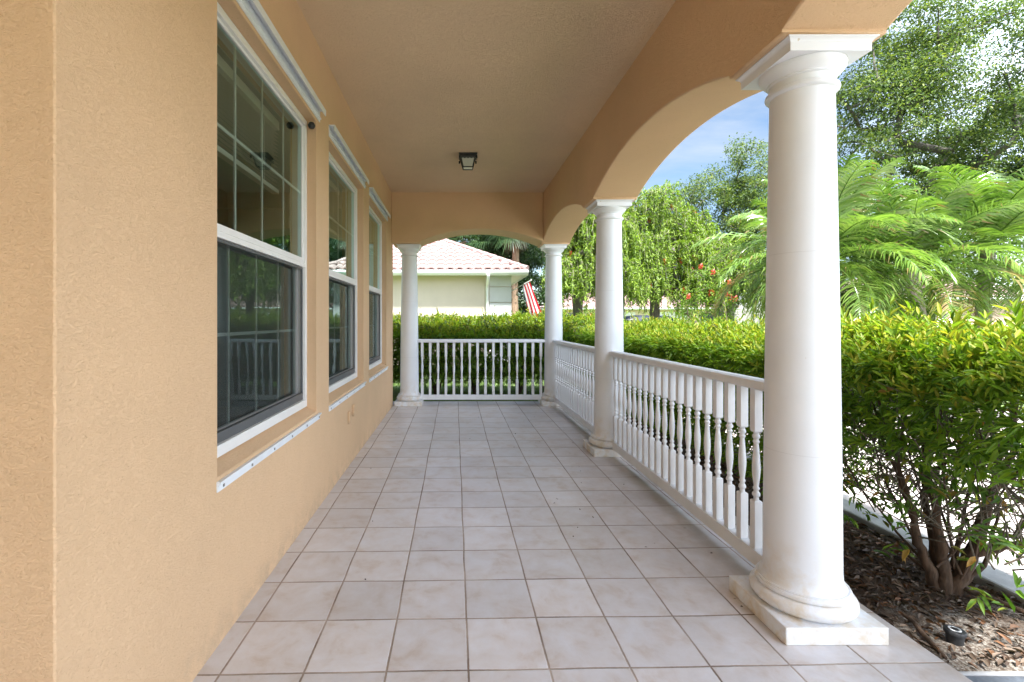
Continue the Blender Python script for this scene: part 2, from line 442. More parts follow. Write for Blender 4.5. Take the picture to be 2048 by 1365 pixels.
def flag_mat():
    t = NT('striped flag cloth'); c = t.coord('UV')
    sep = t.n('SeparateXYZ'); t.l(c, sep.inputs[0])
    s = t.math('MODULO', t.math('FLOOR', t.math('MULTIPLY', sep.outputs[1], 13.0)), 2.0)
    col = t.mix(s, (0.62,0.02,0.035), (0.82,0.81,0.80))
    cu = t.math('MULTIPLY', t.math('LESS_THAN', sep.outputs[0], 0.40), t.math('GREATER_THAN', sep.outputs[1], 6.0/13.0))
    su = t.math('FRACT', t.math('MULTIPLY', sep.outputs[0], 15.0)); sv = t.math('FRACT', t.math('MULTIPLY', sep.outputs[1], 16.7))
    dd = t.math('ADD', t.math('POWER', t.math('SUBTRACT', su, 0.5), 2.0), t.math('POWER', t.math('SUBTRACT', sv, 0.5), 2.0))
    canton = t.mix(t.math('LESS_THAN', dd, 0.06), (0.02,0.03,0.16), (0.82,0.82,0.82))
    col = t.mix(cu, col, canton)
    p = t.n('BsdfPrincipled'); t.l(col, p.inputs['Base Color']); p.inputs['Roughness'].default_value = 0.8
    tr = t.n('BsdfTranslucent'); t.l(col, tr.inputs[0])
    ms = t.n('MixShader'); ms.inputs[0].default_value = 0.35
    t.l(p.outputs[0], ms.inputs[1]); t.l(tr.outputs[0], ms.inputs[2]); t.l(ms.outputs[0], t.out.inputs[0])
    return t.mat
M['flag'] = flag_mat()

# --------------------------------------------------------------------------
# measures of the porch (metres; camera stands at x=0, y=0, z=1.4)
# --------------------------------------------------------------------------
XW = -1.018          # face of the house wall
YN, YF = 1.198, 7.72 # near and far ends of that wall
ZC = 3.45            # ceiling
XB0, XB1 = 1.418, 1.872   # side beam
YB0, YB1 = 7.55, 8.085    # end beam
ZS = 2.64            # top of the capitals, springing of the arches
GZ = -0.13           # planting bed
COLX = 1.645
COLS = [(COLX, 2.237), (COLX, 5.03), (COLX, 7.86), (-0.76, 7.86)]

# --------------------------------------------------------------------------
# setting
# --------------------------------------------------------------------------
b = MB(); b.box(-3.6, 2.01, -6.0, 8.15, -0.30, 0.0)
tag(b.build('porch_floor', M['tiles'], bevel=0.006), kind='structure')
b = MB(); b.face([(-150,-60,-0.17),(150,-60,-0.17),(150,220,-0.17),(-150,220,-0.17)])
tag(b.build('ground', M['lawn']), kind='structure')
# planting bed, gently uneven
nx, ny = 30, 160
gx, gy = np.meshgrid(np.linspace(2.0, 3.06, nx), np.linspace(2.02, 11.0, ny))
gz = np.array([mnoise.noise((x*2.2, y*2.2, 0))*0.022 + mnoise.noise((x*7, y*7, 3))*0.008 for x, y in zip(gx.ravel(), gy.ravel())]) + GZ
gz = gz - 0.05*np.clip((gx.ravel()-2.8)/0.3, 0, 1)*0.3
V = np.stack([gx.ravel(), gy.ravel(), gz], 1)
idx = np.arange(nx*ny).reshape(ny, nx)
F = np.stack([idx[:-1,:-1], idx[:-1,1:], idx[1:,1:], idx[1:,:-1]], -1).reshape(-1,4)
tag(np_mesh('planting_bed', V, F, M['soil'], smooth=True), kind='structure')
b = MB(); b.box(3.05, 3.25, 1.2, 11.0, -0.30, -0.085)
tag(b.build('kerb', M['concrete'], bevel=0.015), kind='structure')
b = MB(); b.box(3.25, 9.5, -8.0, 12.0, -0.30, -0.135)
tag(b.build('driveway', M['pavers']), kind='structure')
b = MB(); b.box(9.5, 60, 13.5, 19.5, -0.30, -0.150); b.box(3.9, 9.5, 13.5, 19.5, -0.30, -0.150)
tag(b.build('street', M['asphalt'], weld=False), kind='structure')
b = MB(); b.box(2.02, 3.25, -4.0, 1.16, -0.3, -0.11); b.box(2.14, 3.05, 1.2, 2.002, -0.3, -0.108)
tag(b.build('path', M['pathstone'], bevel=0.01), kind='structure')
b = MB(); b.box(2.02, 2.14, 1.2, 2.022, -0.3, -0.104); b.box(2.14, 3.05, 2.002, 2.022, -0.3, -0.104)
tag(b.build('path_edging', M['concrete'], bevel=0.006), kind='structure')

# --------------------------------------------------------------------------
# the house with the porch
# --------------------------------------------------------------------------
house = empty('porch_house', (0,0,0), 0, 'tan stucco house with arched porch beams and three white sash windows', 'house')
WIN = [(2.02, 3.47), (3.805, 5.255), (5.585, 7.015)]
WZ0, WZ1 = 0.725, 2.865
WT = 0.24
b = MB()
ys = [YN] + [y for w in WIN for y in w] + [YF]; zs = [0.0, WZ0, WZ1, ZC]
for i in range(len(ys)-1):
    for k in range(3):
        hole = (i % 2 == 1 and k == 1)
        if not hole:
            b.face([(XW,ys[i],zs[k]),(XW,ys[i+1],zs[k]),(XW,ys[i+1],zs[k+1]),(XW,ys[i],zs[k+1])])
XI = XW - WT
for (y0, y1) in WIN:
    b.face([(XW,y0,WZ0),(XI,y0,WZ0),(XI,y0,WZ1),(XW,y0,WZ1)])
    b.face([(XW,y1,WZ0),(XW,y1,WZ1),(XI,y1,WZ1),(XI,y1,WZ0)])
    b.face([(XW,y0,WZ1),(XI,y0,WZ1),(XI,y1,WZ1),(XW,y1,WZ1)])
    b.face([(XW,y0,WZ0),(XW,y1,WZ0),(XI,y1,WZ0+0.10),(XI,y0,WZ0+0.10)])
for za, zb in zip(zs[:-1], zs[1:]):
    b.face([(XW,YN,za),(XW,YN,zb),(-3.4,YN,zb),(-3.4,YN,za)])
    b.face([(XW,YF,za),(-7.0,YF,za),(-7.0,YF,zb),(XW,YF,zb)])
b.face([(-3.4,YN,0),(-3.4,YN,ZC),(-3.4,-6.0,ZC),(-3.4,-6.0,0)])
b.build('wall', M['stucco'], house, bevel=0.005, weld=True, segs=2, smooth=35, fix=False)
b = MB(); b.box(-7.0, 1.6, -6.0, 7.9, ZC, ZC+0.12)
b.build('ceiling', M['ceiling'], house)

def arch(lo, hi, rise, n=28):
    c = (lo+hi)/2; h = (hi-lo)/2; Rr = (h*h+rise*rise)/(2*rise)
    out = []
    for i in range(n+1):
        s = lo + (hi-lo)*i/n
        out.append((s, ZS+0.022 + math.sqrt(max(Rr*Rr-(s-c)**2, 0)) - (Rr-rise)))
    return out
def beam(axis, stations, a0, a1, top):
    bb = MB()
    for (s0, z0), (s1, z1) in zip(stations[:-1], stations[1:]):
        P = (lambda s, a, z: (a, s, z)) if axis == 'y' else (lambda s, a, z: (s, a, z))
        if abs(s1-s0) < 1e-6:
            bb.face([P(s0,a0,z0),P(s0,a1,z0),P(s1,a1,z1),P(s1,a0,z1)]); continue
        bb.face([P(s0,a0,z0),P(s1,a0,z1),P(s1,a0,top),P(s0,a0,top)])
        bb.face([P(s0,a1,z0),P(s0,a1,top),P(s1,a1,top),P(s1,a1,z1)])
        bb.face([P(s0,a0,z0),P(s0,a1,z0),P(s1,a1,z1),P(s1,a0,z1)])
    for s, z in (stations[0], stations[-1]):
        P = (lambda s, a, z: (a, s, z)) if axis == 'y' else (lambda s, a, z: (s, a, z))
        bb.face([P(s,a0,z),P(s,a1,z),P(s,a1,top),P(s,a0,top)])
    return bb
AH = 0.195
st = [(-6.0, ZS)]
edges = [-0.56+AH] + [v for (cx, cy) in COLS[:3] for v in (cy-AH, cy+AH)]
st += [(-0.56-AH, ZS), ]
for i in range(0, 6, 2):
    st += [(edges[i], ZS)] + arch(edges[i], edges[i+1], 0.215) + [(edges[i+1], ZS)]
st += [(YB1, ZS)]
beam('y', st, XB0, XB1, ZC+0.11).build('arched_beam', M['stucco'], house, bevel=0.010, weld=True, segs=2, smooth=30)
st = [(-7.0, ZS), (-0.76+AH, ZS)] + arch(-0.76+AH, COLX-AH-0.02, 0.205) + [(COLX-AH-0.02, ZS), (XB0-0.003, ZS)]
st = [(XW+0.0, ZS), (-0.76+AH, ZS)] + arch(-0.76+AH, XB0-0.004, 0.205)
beam('x', st, YB0, YB1-0.004, ZC+0.11).build('arched_beam', M['stucco'], house, bevel=0.010, weld=True, segs=2, smooth=30)
# hip roof over everything (soffit, fascia, tiles), unseen, added only to cast shade
b = MB()
x0, x1, y0, y1, ez = -13.5, 2.50, -6.5, 8.25, 3.585
b.box(x0, x1, y0, y1, ez, ez+0.16)
px0, px1, pym, pz = x0+6.4, x1-6.4, (y0+y1)/2, ez+0.16+2.9
A,B_,C_,D_ = (x0,y0,ez+0.164),(x1,y0,ez+0.164),(x1,y1,ez+0.164),(x0,y1,ez+0.164); E_,F_ = (px0,pym,pz),(px1,pym,pz)
b.face([A,B_,F_,E_]); b.face([B_,C_,F_]); b.face([C_,D_,E_,F_]); b.face([D_,A,E_])
b.build('roof', M['rooftile'], house)
# dim room behind the windows
b = MB(); r0, r1 = -6.6, XI
b.face([(r0,1.3,0),(r0,7.6,0),(r0,7.6,3.2),(r0,1.3,3.2)])
b.face([(r0,1.3,0),(r1,1.3,0),(r1,1.3,3.2),(r0,1.3,3.2)]); b.face([(r0,7.6,0),(r1,7.6,0),(r1,7.6,3.2),(r0,7.6,3.2)])
b.face([(r0,1.3,3.2),(r1,1.3,3.2),(r1,7.6,3.2),(r0,7.6,3.2)])
for i in range(0, len(ys)-1):     # inner face of the window wall
    for k in range(3):
        za, zb = zs[k] + (0.1 if k == 1 else 0), min(zs[k+1] + (0.1 if k == 0 else 0), 3.2)
        ya, yb = max(ys[i], 1.3), min(ys[i+1], 7.6)
        if not (i % 2 == 1 and k == 1):
            b.face([(XI-0.004,ya,za),(XI-0.004,yb,za),(XI-0.004,yb,zb),(XI-0.004,ya,zb)])
b.face([(r0,1.3,0.01),(r1,1.3,0.01),(r1,7.6,0.01),(r0,7.6,0.01)], 1)
b.build('room_wall', [M['room'], M['roomfloor']], house)

XFR = -1.088   # front of the window frames
def window(y0, y1, glass_shift=0):
    f = MB()
    z0, z1 = WZ0+0.043, WZ1-0.004
    y0 += 0.004; y1 -= 0.004
    fw = 0.034
    xb = XFR-0.10
    f.box(xb, XFR, y0, y0+fw, z0, z1); f.box(xb, XFR, y1-fw, y1, z0, z1)
    f.box(xb, XFR, y0+fw, y1-fw, z0, z0+0.055); f.box(xb, XFR, y0+fw, y1-fw, z1-0.042, z1)
    root = f.build('window', M['frame'], house, bevel=0.003)
    zi0, zi1 = z0+0.055, z1-0.042; yi0, yi1 = y0+fw, y1-fw
    zm = 1.785
    # upper sash (set further out), its meeting rail
    s = MB(); xs = XFR-0.018; sw = 0.014
    s.box(xs-0.030, xs, yi0, yi0+sw, zm+0.066, zi1); s.box(xs-0.030, xs, yi1-sw, yi1, zm+0.066, zi1)
    s.box(xs-0.030, xs, yi0+sw, yi1-sw, zi1-0.016, zi1)
    s.box(xs-0.030, xs+0.006, yi0, yi1, zm+0.030, zm+0.066); s.box(xs-0.030, xs+0.012, yi0, yi1, zm, zm+0.029)
    s.build('sash', M['frame'], root, bevel=0.003)
    # lower sash behind the screen
    s = MB(); xl = XFR-0.052
    s.box(xl-0.028, xl, yi0, yi0+0.035, zi0, zm-0.001); s.box(xl-0.028, xl, yi1-0.035, yi1, zi0, zm-0.001)
    s.box(xl-0.028, xl, yi0+0.035, yi1-0.035, zi0, zi0+0.05)
    s.build('sash', M['frame'], root, bevel=0.003)
    for (za, zb, xg) in ((zm+0.066, zi1-0.016, xs-0.012), (zi0+0.05, zm-0.001, xl-0.012)):
        g = MB(); bw = 0.0085
        ya, yb = yi0+0.014, yi1-0.014
        for k in (1,2,3):
            yc = ya + (yb-ya)*k/4
            g.box(xg-0.0115, xg-0.004, yc-bw, yc+bw, za, zb)
        zc = (za+zb)/2
        for k in range(4):
            yc0 = ya+(yb-ya)*k/4 + (bw if k else 0); yc1 = ya+(yb-ya)*(k+1)/4 - (bw if k < 3 else 0)
            g.box(xg-0.0112, xg-0.0042, yc0, yc1, zc-bw, zc+bw)
        g.build('grille', M['frame'], root)
        p = MB(); p.face([(xg,ya-0.01,za-0.005),(xg,yb+0.01,za-0.005),(xg,yb+0.01,zb+0.005),(xg,ya-0.01,zb+0.005)])
        p.build('pane', M['glass'], root, fix=False)
    # insect screen in a dark frame over the lower half
    sf = MB(); xf = XFR-0.020; t = 0.017
    sf.box(xf-0.012, xf, yi0, yi0+t, zi0, zm-0.002); sf.box(xf-0.012, xf, yi1-t, yi1, zi0, zm-0.002)
    sf.box(xf-0.012, xf, yi0+t, yi1-t, zi0, zi0+0.040); sf.box(xf-0.016, xf+0.006, yi0+t, yi1-t, zi0+0.040, zi0+0.052)
    sf.box(xf-0.012, xf, yi0+t, yi1-t, zm-0.016, zm-0.002)
    sf.build('screen_frame', M['bronze'], root, bevel=0.002)
    sc = MB(); sc.face([(xf-0.007,yi0+t,zi0+0.05),(xf-0.007,yi1-t,zi0+0.05),(xf-0.007,yi1-t,zm-0.014),(xf-0.007,yi0+t,zm-0.014)])
    sc.build('insect_screen', M['screen'], root)
    return root
for (y0, y1) in WIN: window(y0, y1)
# storm shutter tracks above and below each window
for wi, (y0, y1) in enumerate(WIN):
    b = MB(); ya, yb = y0-0.012, y1+0.055
    b.box(XW+0.001, XW+0.007, ya, yb, 0.665, 0.709)
    b.box(XW+0.007, XW+0.020, ya, yb, 0.700, 0.709); b.box(XW+0.007, XW+0.011, ya, yb, 0.690, 0.694)
    yy = ya+0.05
    while yy < yb:
        b.lathe([(0.0001,0),(0.006,0.0)], 0, 0, 8, 1, caps=False) if False else b.box(XW+0.007, XW+0.010, yy-0.006, yy+0.006, 0.674, 0.686, 1)
        yy += 0.29
    b.build('shutter_track', [M['track'], M['screw']], house)
    b = MB(); ya, yb = y0-0.012, y1+0.065
    b.box(XW+0.001, XW+0.006, ya, yb, 2.885, 2.975)
    b.box(XW+0.006, XW+0.050, ya, yb, 2.966, 2.975)
    b.box(XW+0.044, XW+0.050, ya, yb, 2.930, 2.966)
    b.box(XW+0.006, XW+0.016, ya, yb, 2.905, 2.911)
    b.build('shutter_track', M['track'], house)

# blinds hanging inside the windows
BL = ['raised white slat blind inside the nearest porch window', 'raised white slat blind inside the middle porch window', 'raised white slat blind inside the farthest porch window']
for (y0, y1), lab in zip(WIN, BL):
    t = empty('window_blind', (XI-0.05, (y0+y1)/2, WZ1-0.02), 0, lab, 'blind', 'blinds inside the porch windows')
    h = (y1-y0)/2-0.03
    b = MB(); b.box(-0.025, 0.025, -h, h, -0.06, 0); b.build('headrail', M['blind'], t)
    b = MB()
    for k in range(15):
        z = -0.085-0.027*k
        b.face([(-0.024,-h,z+0.009),(0.024,-h,z-0.009),(0.024,h,z-0.009),(-0.024,h,z+0.009)])
    b.build('slats', M['blind'], t)
    b = MB(); b.box(-0.022, 0.022, -h, h, -0.525, -0.495); b.build('bottom_rail', M['blind'], t)
    for yy in (-h*0.6, 0, h*0.6):
        b = MB(); b.tube([(0.027,yy,-0.05),(0.027,yy,-0.50)], 0.0025, 5); b.build('cord', M['blind'], t)

# --------------------------------------------------------------------------
# columns
# --------------------------------------------------------------------------
def make_column():
    t = empty('porch_column', (0,0,0), 0, 'large white round column nearest the camera, its plinth beside the near shrub', 'column', 'white porch columns')
    b = MB(); b.box(-0.222, 0.222, -0.212, 0.212, 0.0, 0.076); b.build('plinth', M['white'], t, bevel=0.005)
    prof = [(0.190, 0.0765)]
    for k in range(13):
        a = -math.pi/2 + math.pi*k/12
        prof.append((0.176+0.036*math.cos(a), 0.1135+0.036*math.sin(a)))
    prof += [(0.182,0.1505),(0.188,0.152),(0.190,0.157),(0.188,0.166),(0.1815,0.169),(0.181,0.178)]
    b = MB(); b.lathe(prof, n=72); b.build('base_moulding', M['white'], t, smooth=40)
    prof = [(0.1785,0.170),(0.170,0.180),(0.162,0.192),(0.157,0.212),(0.1545,0.245)]
    H0, H1 = 0.245, 2.452
    for k in range(1, 20):
        u = k/19
        r = 0.1545 - 0.0275*(0.35*u + 0.65*u**1.7)
        prof.append((r, H0+(H1-H0)*u))
    prof += [(0.1275,2.462)]
    b = MB(); b.lathe(prof, n=96); b.build('shaft', M['white'], t, smooth=40)
    prof = [(0.126,2.456),(0.1285,2.4575),(0.1400,2.460),(0.1455,2.466),(0.1465,2.473),(0.1445,2.480),(0.138,2.485),(0.1300,2.487),(0.1268,2.492),(0.1268,2.519),
            (0.1300,2.5215),(0.1375,2.523),(0.1385,2.530),(0.1425,2.5315),(0.1460,2.536),(0.1560,2.545),(0.1660,2.558),(0.1715,2.571),(0.1715,2.5795)]
    b = MB(); b.lathe(prof, n=72); cap = b.build('capital', M['white'], t, smooth=30)
    b = MB()
    b.box(-0.178, 0.178, -0.178, 0.178, 2.580, 2.618); 
    # flared top edge of the abacus
    q0, q1 = 0.1795, 0.196
    for i in range(5):
        za, zb = 2.618+0.0032*i, 2.618+0.0032*(i+1)
        ra = q0+(q1-q0)*(1-math.cos(math.pi/2*i/5)); rb = q0+(q1-q0)*(1-math.cos(math.pi/2*(i+1)/5))
        for (ax, ay, bx, by) in ((-1,-1,1,-1),(1,-1,1,1),(1,1,-1,1),(-1,1,-1,-1)):
            b.face([(ax*ra,ay*ra,za),(bx*ra,by*ra,za),(bx*rb,by*rb,zb),(ax*rb,ay*rb,zb)])
    b.box(-q1, q1, -q1, q1, 2.634, 2.6395)
    b.face([(-q0,-q0,2.6182),(q0,-q0,2.6182),(q0,q0,2.6182),(-q0,q0,2.6182)])
    b.build('abacus', M['white'], cap)
    return t
CL = [None, 'white round column standing between the two side railings', 'white round column at the far corner where side and end railings meet',
      'white round column at the far end beside the tan house wall']
c0 = make_column()
for i, (cx, cy) in enumerate(COLS):
    c = c0 if i == 0 else copy_tree(c0)
    c.location = (cx, cy, 0)
    if CL[i]: c['label'] = CL[i]

# --------------------------------------------------------------------------
# railings
# --------------------------------------------------------------------------
def baluster_mesh():
    b = MB(); h = 0.021
    def sq(z0, z1):
        c = 0.006
        b.box(-h, h, -h, h, z0+c, z1-c)
        for z, s in ((z1-c, 1), (z0+c, -1)):
            r = h-0.005; 
            for (ax, ay, bx, by) in ((-1,-1,1,-1),(1,-1,1,1),(1,1,-1,1),(-1,1,-1,-1)):
                b.face([(ax*h,ay*h,z),(bx*h,by*h,z),(bx*r,by*r,z+s*c),(ax*r,ay*r,z+s*c)])
    sq(0.158, 0.420); sq(0.790, 1.030)
    pr = [(0.0150,0.416),(0.0130,0.428),(0.0125,0.438),(0.0185,0.444),(0.0195,0.452),(0.0175,0.460),(0.0125,0.466),(0.0120,0.474),(0.0165,0.480),(0.0165,0.487),
          (0.0120,0.495),(0.0135,0.510),(0.0180,0.545),(0.0205,0.580),(0.0205,0.605),(0.0185,0.640),(0.0150,0.685),(0.0125,0.715),(0.0118,0.728),
          (0.0165,0.734),(0.0168,0.741),(0.0125,0.747),(0.0125,0.754),(0.0185,0.759),(0.0195,0.766),(0.0180,0.774),(0.0130,0.780),(0.0150,0.794)]
    b.lathe(pr, n=14)
    return b
bal_me = None
def railing(p0, p1, n, label, first=0.5):
    """p0, p1: ends on the floor; n balusters evenly set"""
    global bal_me
    d = Vector((p1[0]-p0[0], p1[1]-p0[1], 0)); Ln = d.length; ang = math.atan2(d.y, d.x)
    t = empty('porch_railing', (p0[0], p0[1], 0), ang, label, 'railing', 'white baluster railings of the porch')
    b = MB()
    prof = [(-0.042,1.030),(0.042,1.030),(0.046,1.040),(0.046,1.066),(0.040,1.077),(0.022,1.085),(-0.022,1.085),(-0.040,1.077),(-0.046,1.066),(-0.046,1.040)]
    b.prism(prof, 'x', 0, Ln); b.build('top_rail', M['rail'], t, bevel=0.002)
    b = MB(); b.box(0, Ln, -0.030, 0.030, 0.078, 0.158); b.build('bottom_rail', M['rail'], t, bevel=0.004)
    for k in range(n):
        x = Ln*(k+first)/(n-1+2*first)
        if bal_me is None:
            o = baluster_mesh().build('baluster', M['rail'], t, smooth=35); bal_me = o.data
        else:
            o = bpy.data.objects.new('baluster', bal_me); COL.objects.link(o); o.parent = t
        o.location = (x, 0, 0)
    return t
railing((COLX, 2.237+0.148), (COLX, 5.03-0.148), 20, 'white side railing beside the nearest column, hedge close behind it')
railing((COLX, 5.03+0.148), (COLX, 7.86-0.148), 20, 'white side railing between the middle column and the corner column')
railing((-0.76+0.148, 7.86), (COLX-0.148, 7.86), 16, 'white end railing facing the camera across the end of the porch')

# --------------------------------------------------------------------------
# small things on the porch
# --------------------------------------------------------------------------
t = empty('ceiling_lantern', (0.16, 5.86, ZC), 0, 'small black lantern with frosted panes on the porch ceiling', 'light')
b = MB(); b.box(-0.112, 0.112, -0.112, 0.112, -0.020, 0.0); b.box(-0.100, 0.100, -0.100, 0.100, -0.034, -0.020)
for sx, sy in ((-1,-1),(1,-1),(1,1),(-1,1)):
    b.box(sx*0.104-0.009, sx*0.104+0.009, sy*0.104-0.009, sy*0.104+0.009, -0.068, -0.034)
b.build('canopy', M['black'], t, bevel=0.003)
b = MB(); r0, r1, zz0, zz1 = 0.088, 0.058, -0.034, -0.158
cn = [(-1,-1),(1,-1),(1,1),(-1,1)]
for sx, sy in cn: b.tube([(sx*r0,sy*r0,zz0),(sx*r1,sy*r1,zz1)], 0.0075, 4)
for i in range(4):
    a, c = cn[i], cn[(i+1)%4]
    b.tube([(a[0]*r1,a[1]*r1,zz1),(c[0]*r1,c[1]*r1,zz1)], 0.0075, 4)
    for k in range(4):   # scalloped apron
        u0, u1 = k/4, (k+1)/4; um = (u0+u1)/2
        P = lambda u, z, rr: ((a[0]*(1-u)+c[0]*u)*rr, (a[1]*(1-u)+c[1]*u)*rr, z)
        b.face([P(u0,-0.034,0.090), P(u1,-0.034,0.090), P(u1,-0.062,0.0835), P(um,-0.054,0.085), P(u0,-0.062,0.0835)])
b.build('cage', M['black'], t, fix=False)
b = MB(); q0, q1 = r0-0.004, r1-0.003
for i in range(4):
    a, c = cn[i], cn[(i+1)%4]
    b.face([(a[0]*q0,a[1]*q0,zz0),(c[0]*q0,c[1]*q0,zz0),(c[0]*q1,c[1]*q1,zz1),(a[0]*q1,a[1]*q1,zz1)])
b.face([(s[0]*q1,s[1]*q1,zz1) for s in cn])
b.build('glass_panes', M['frosted'], t)

t = empty('window_sensor', (-1.040, 3.415, 2.812), 0, 'small round black sensor in the top corner of the nearest window', 'sensor')
b = MB(); pts = [(0.0,0.048,0.012),(0,0.02,0.008),(0,0.0,0.0)]
b.tube(pts, [0.012,0.012,0.012], 10); b.build('bracket', M['black'], t, smooth=40)
b = MB(); b.lathe([(0.001,-0.024),(0.016,-0.021),(0.023,-0.012),(0.025,0.0),(0.023,0.012),(0.016,0.021),(0.001,0.024)], n=20)
b.lathe([(0.0265,-0.004),(0.0275,0.0),(0.0265,0.004)], n=20, caps=False)
b.build('housing', M['black'], t, smooth=40)
for (y, z, lab) in ((4.50, 0.415, 'small tan box cover low on the wall, the nearer of the pair'), (4.685, 0.448, 'small tan box cover low on the wall, the farther of the pair')):
    t = empty('wall_box', (XW, y, z), 0, lab, 'box cover', 'tan box covers on the house wall')
    b = MB(); b.prism([(-0.034,0.0),(0.034,0.0),(0.034,0.115),(-0.034,0.115)], 'x', 0.0, 0.020); b.build('cover', M['stucco'], t, bevel=0.006)
    b = MB(); b.box(0.020, 0.027, -0.012, 0.012, 0.098, 0.107); b.box(0.020, 0.024, -0.026, 0.026, 0.012, 0.094); b.build('lid', M['stucco'], t, bevel=0.002)

# crumbs and leaves blown onto the tiles
P = []; 
for k in range(46):
    if k < 30: P.append((random.uniform(0.7, 1.55), random.uniform(2.6, 7.4), 0.004))
    else: P.append((random.uniform(-0.85, 1.3), random.uniform(1.9, 7.4), 0.004))
P.append((1.46, 5.20, 0.082)); P.append((1.405, 2.30, 0.004)); P.append((1.41, 2.36, 0.004))
P = np.array(P); D = rdir(len(P)); D[:,2] = 0.08
tag(leaves('debris', P, D, rng.uniform(0.008, 0.028, len(P)), rng.uniform(0.005, 0.012, len(P)), M['debris'], droop=-0.1), 'dry leaf crumbs scattered over the porch tiles', 'debris', kind='stuff')

# --------------------------------------------------------------------------
# planting bed: litter, sprinkler, sticks
# --------------------------------------------------------------------------
def bed_z(x, y): return GZ + mnoise.noise((x*2.2, y*2.2, 0))*0.022 + mnoise.noise((x*7, y*7, 3))*0.008
n = 9000
PX = rng.uniform(2.02, 3.04, n); PY = 2.08 + rng.power(0.75, n)*6.5
keep = (PY > 2.5) | (rng.random(n) < 0.30)
PX, PY = PX[keep], PY[keep]; n = len(PX)
P = np.stack([PX, PY, [bed_z(x, y) for x, y in zip(PX, PY)]], 1); P[:,2] += rng.uniform(0.002, 0.022, n)
D = rdir(n); D[:,2] *= 0.28
L = rng.uniform(0.022, 0.062, n)
tag(leaves('leaf_litter', P, D, L, L*rng.uniform(0.25, 0.42, n), M['litter'], fold=0.5, droop=0.1), 'brown dead leaves covering the bed under the hedge', 'leaf litter', kind='stuff')
t = empty('sprinkler_head', (2.372, 2.235, GZ-0.005), 0, 'black plastic sprinkler head with pale ring standing in the bed', 'sprinkler')
b = MB(); b.lathe([(0.030,-0.02),(0.031,0.02),(0.034,0.045),(0.034,0.050)], n=28); b.build('body', M['blackplastic'], t, smooth=40)
b = MB(); b.lathe([(0.034,0.0505),(0.040,0.052),(0.0405,0.064),(0.038,0.068),(0.030,0.069)], n=28); cap = b.build('cap', M['blackplastic'], t, smooth=40)
b = MB(); b.lathe([(0.016,0.0692),(0.016,0.0708),(0.0235,0.0708),(0.0235,0.0692)], n=28, caps=False); b.build('ring', M['greyring'], cap)
def stick(label, pts, rad):
    b = MB(); P0 = pts[0]; b.tube([(p[0]-P0[0], p[1]-P0[1], p[2]-P0[2]) for p in pts], rad, 8)
    o = b.build('fallen_branch', M['bark'], smooth=60); o.location = P0
    tag(o, label, 'branch', 'sticks lying in the planting bed')
stick('short bent brown stick on bare soil beside the sprinkler head', [(2.31,2.43,-0.118),(2.30,2.36,-0.112),(2.255,2.27,-0.112),(2.225,2.18,-0.114),(2.21,2.12,-0.122)], [0.008,0.011,0.012,0.011,0.007])
stick('long mossy stick reaching right from the shrub foot', [(2.83,2.66,-0.10),(2.86,2.52,-0.085),(2.90,2.42,-0.088),(2.96,2.30,-0.10),(3.0,2.2,-0.11)], [0.014,0.013,0.012,0.010,0.006])

# --------------------------------------------------------------------------
# hedge shrubs
# --------------------------------------------------------------------------
def shoots(P, D, nleaf, length, leafL, leafW, spread=0.9):
    """leaves set alternately along short shoots; returns leaf bases, directions, lengths, widths"""
    n = len(P); D = unit(D)
    u = np.tile(np.linspace(0.1, 1.0, nleaf), (n,1)) + rng.uniform(-0.05, 0.05, (n,nleaf))
    ln = (np.broadcast_to(length, (n,)))[:,None]
    base = P[:,None,:] + D[:,None,:]*(u*ln)[:,:,None]
    a = rng.normal(0, 1, (n, nleaf, 3)); a -= (a*D[:,None,:]).sum(-1, keepdims=True)*D[:,None,:]; a = unit(a)
    sp = spread*(1.15-0.75*u)[:,:,None]
    dirs = D[:,None,:]*1.0 + a*sp
    dirs[:,:,2] -= 0.10
    LL = leafL*rng.uniform(0.65, 1.15, (n,nleaf))*(1.05-0.25*u)
    return base.reshape(-1,3), dirs.reshape(-1,3), LL.ravel(), (LL*leafW).ravel()

def join_leaves(parts):
    V, F, o = [], [], 0
    for v, f in parts: V.append(v); F.append(f+o); o += len(v)
    return np.concatenate(V), np.concatenate(F)

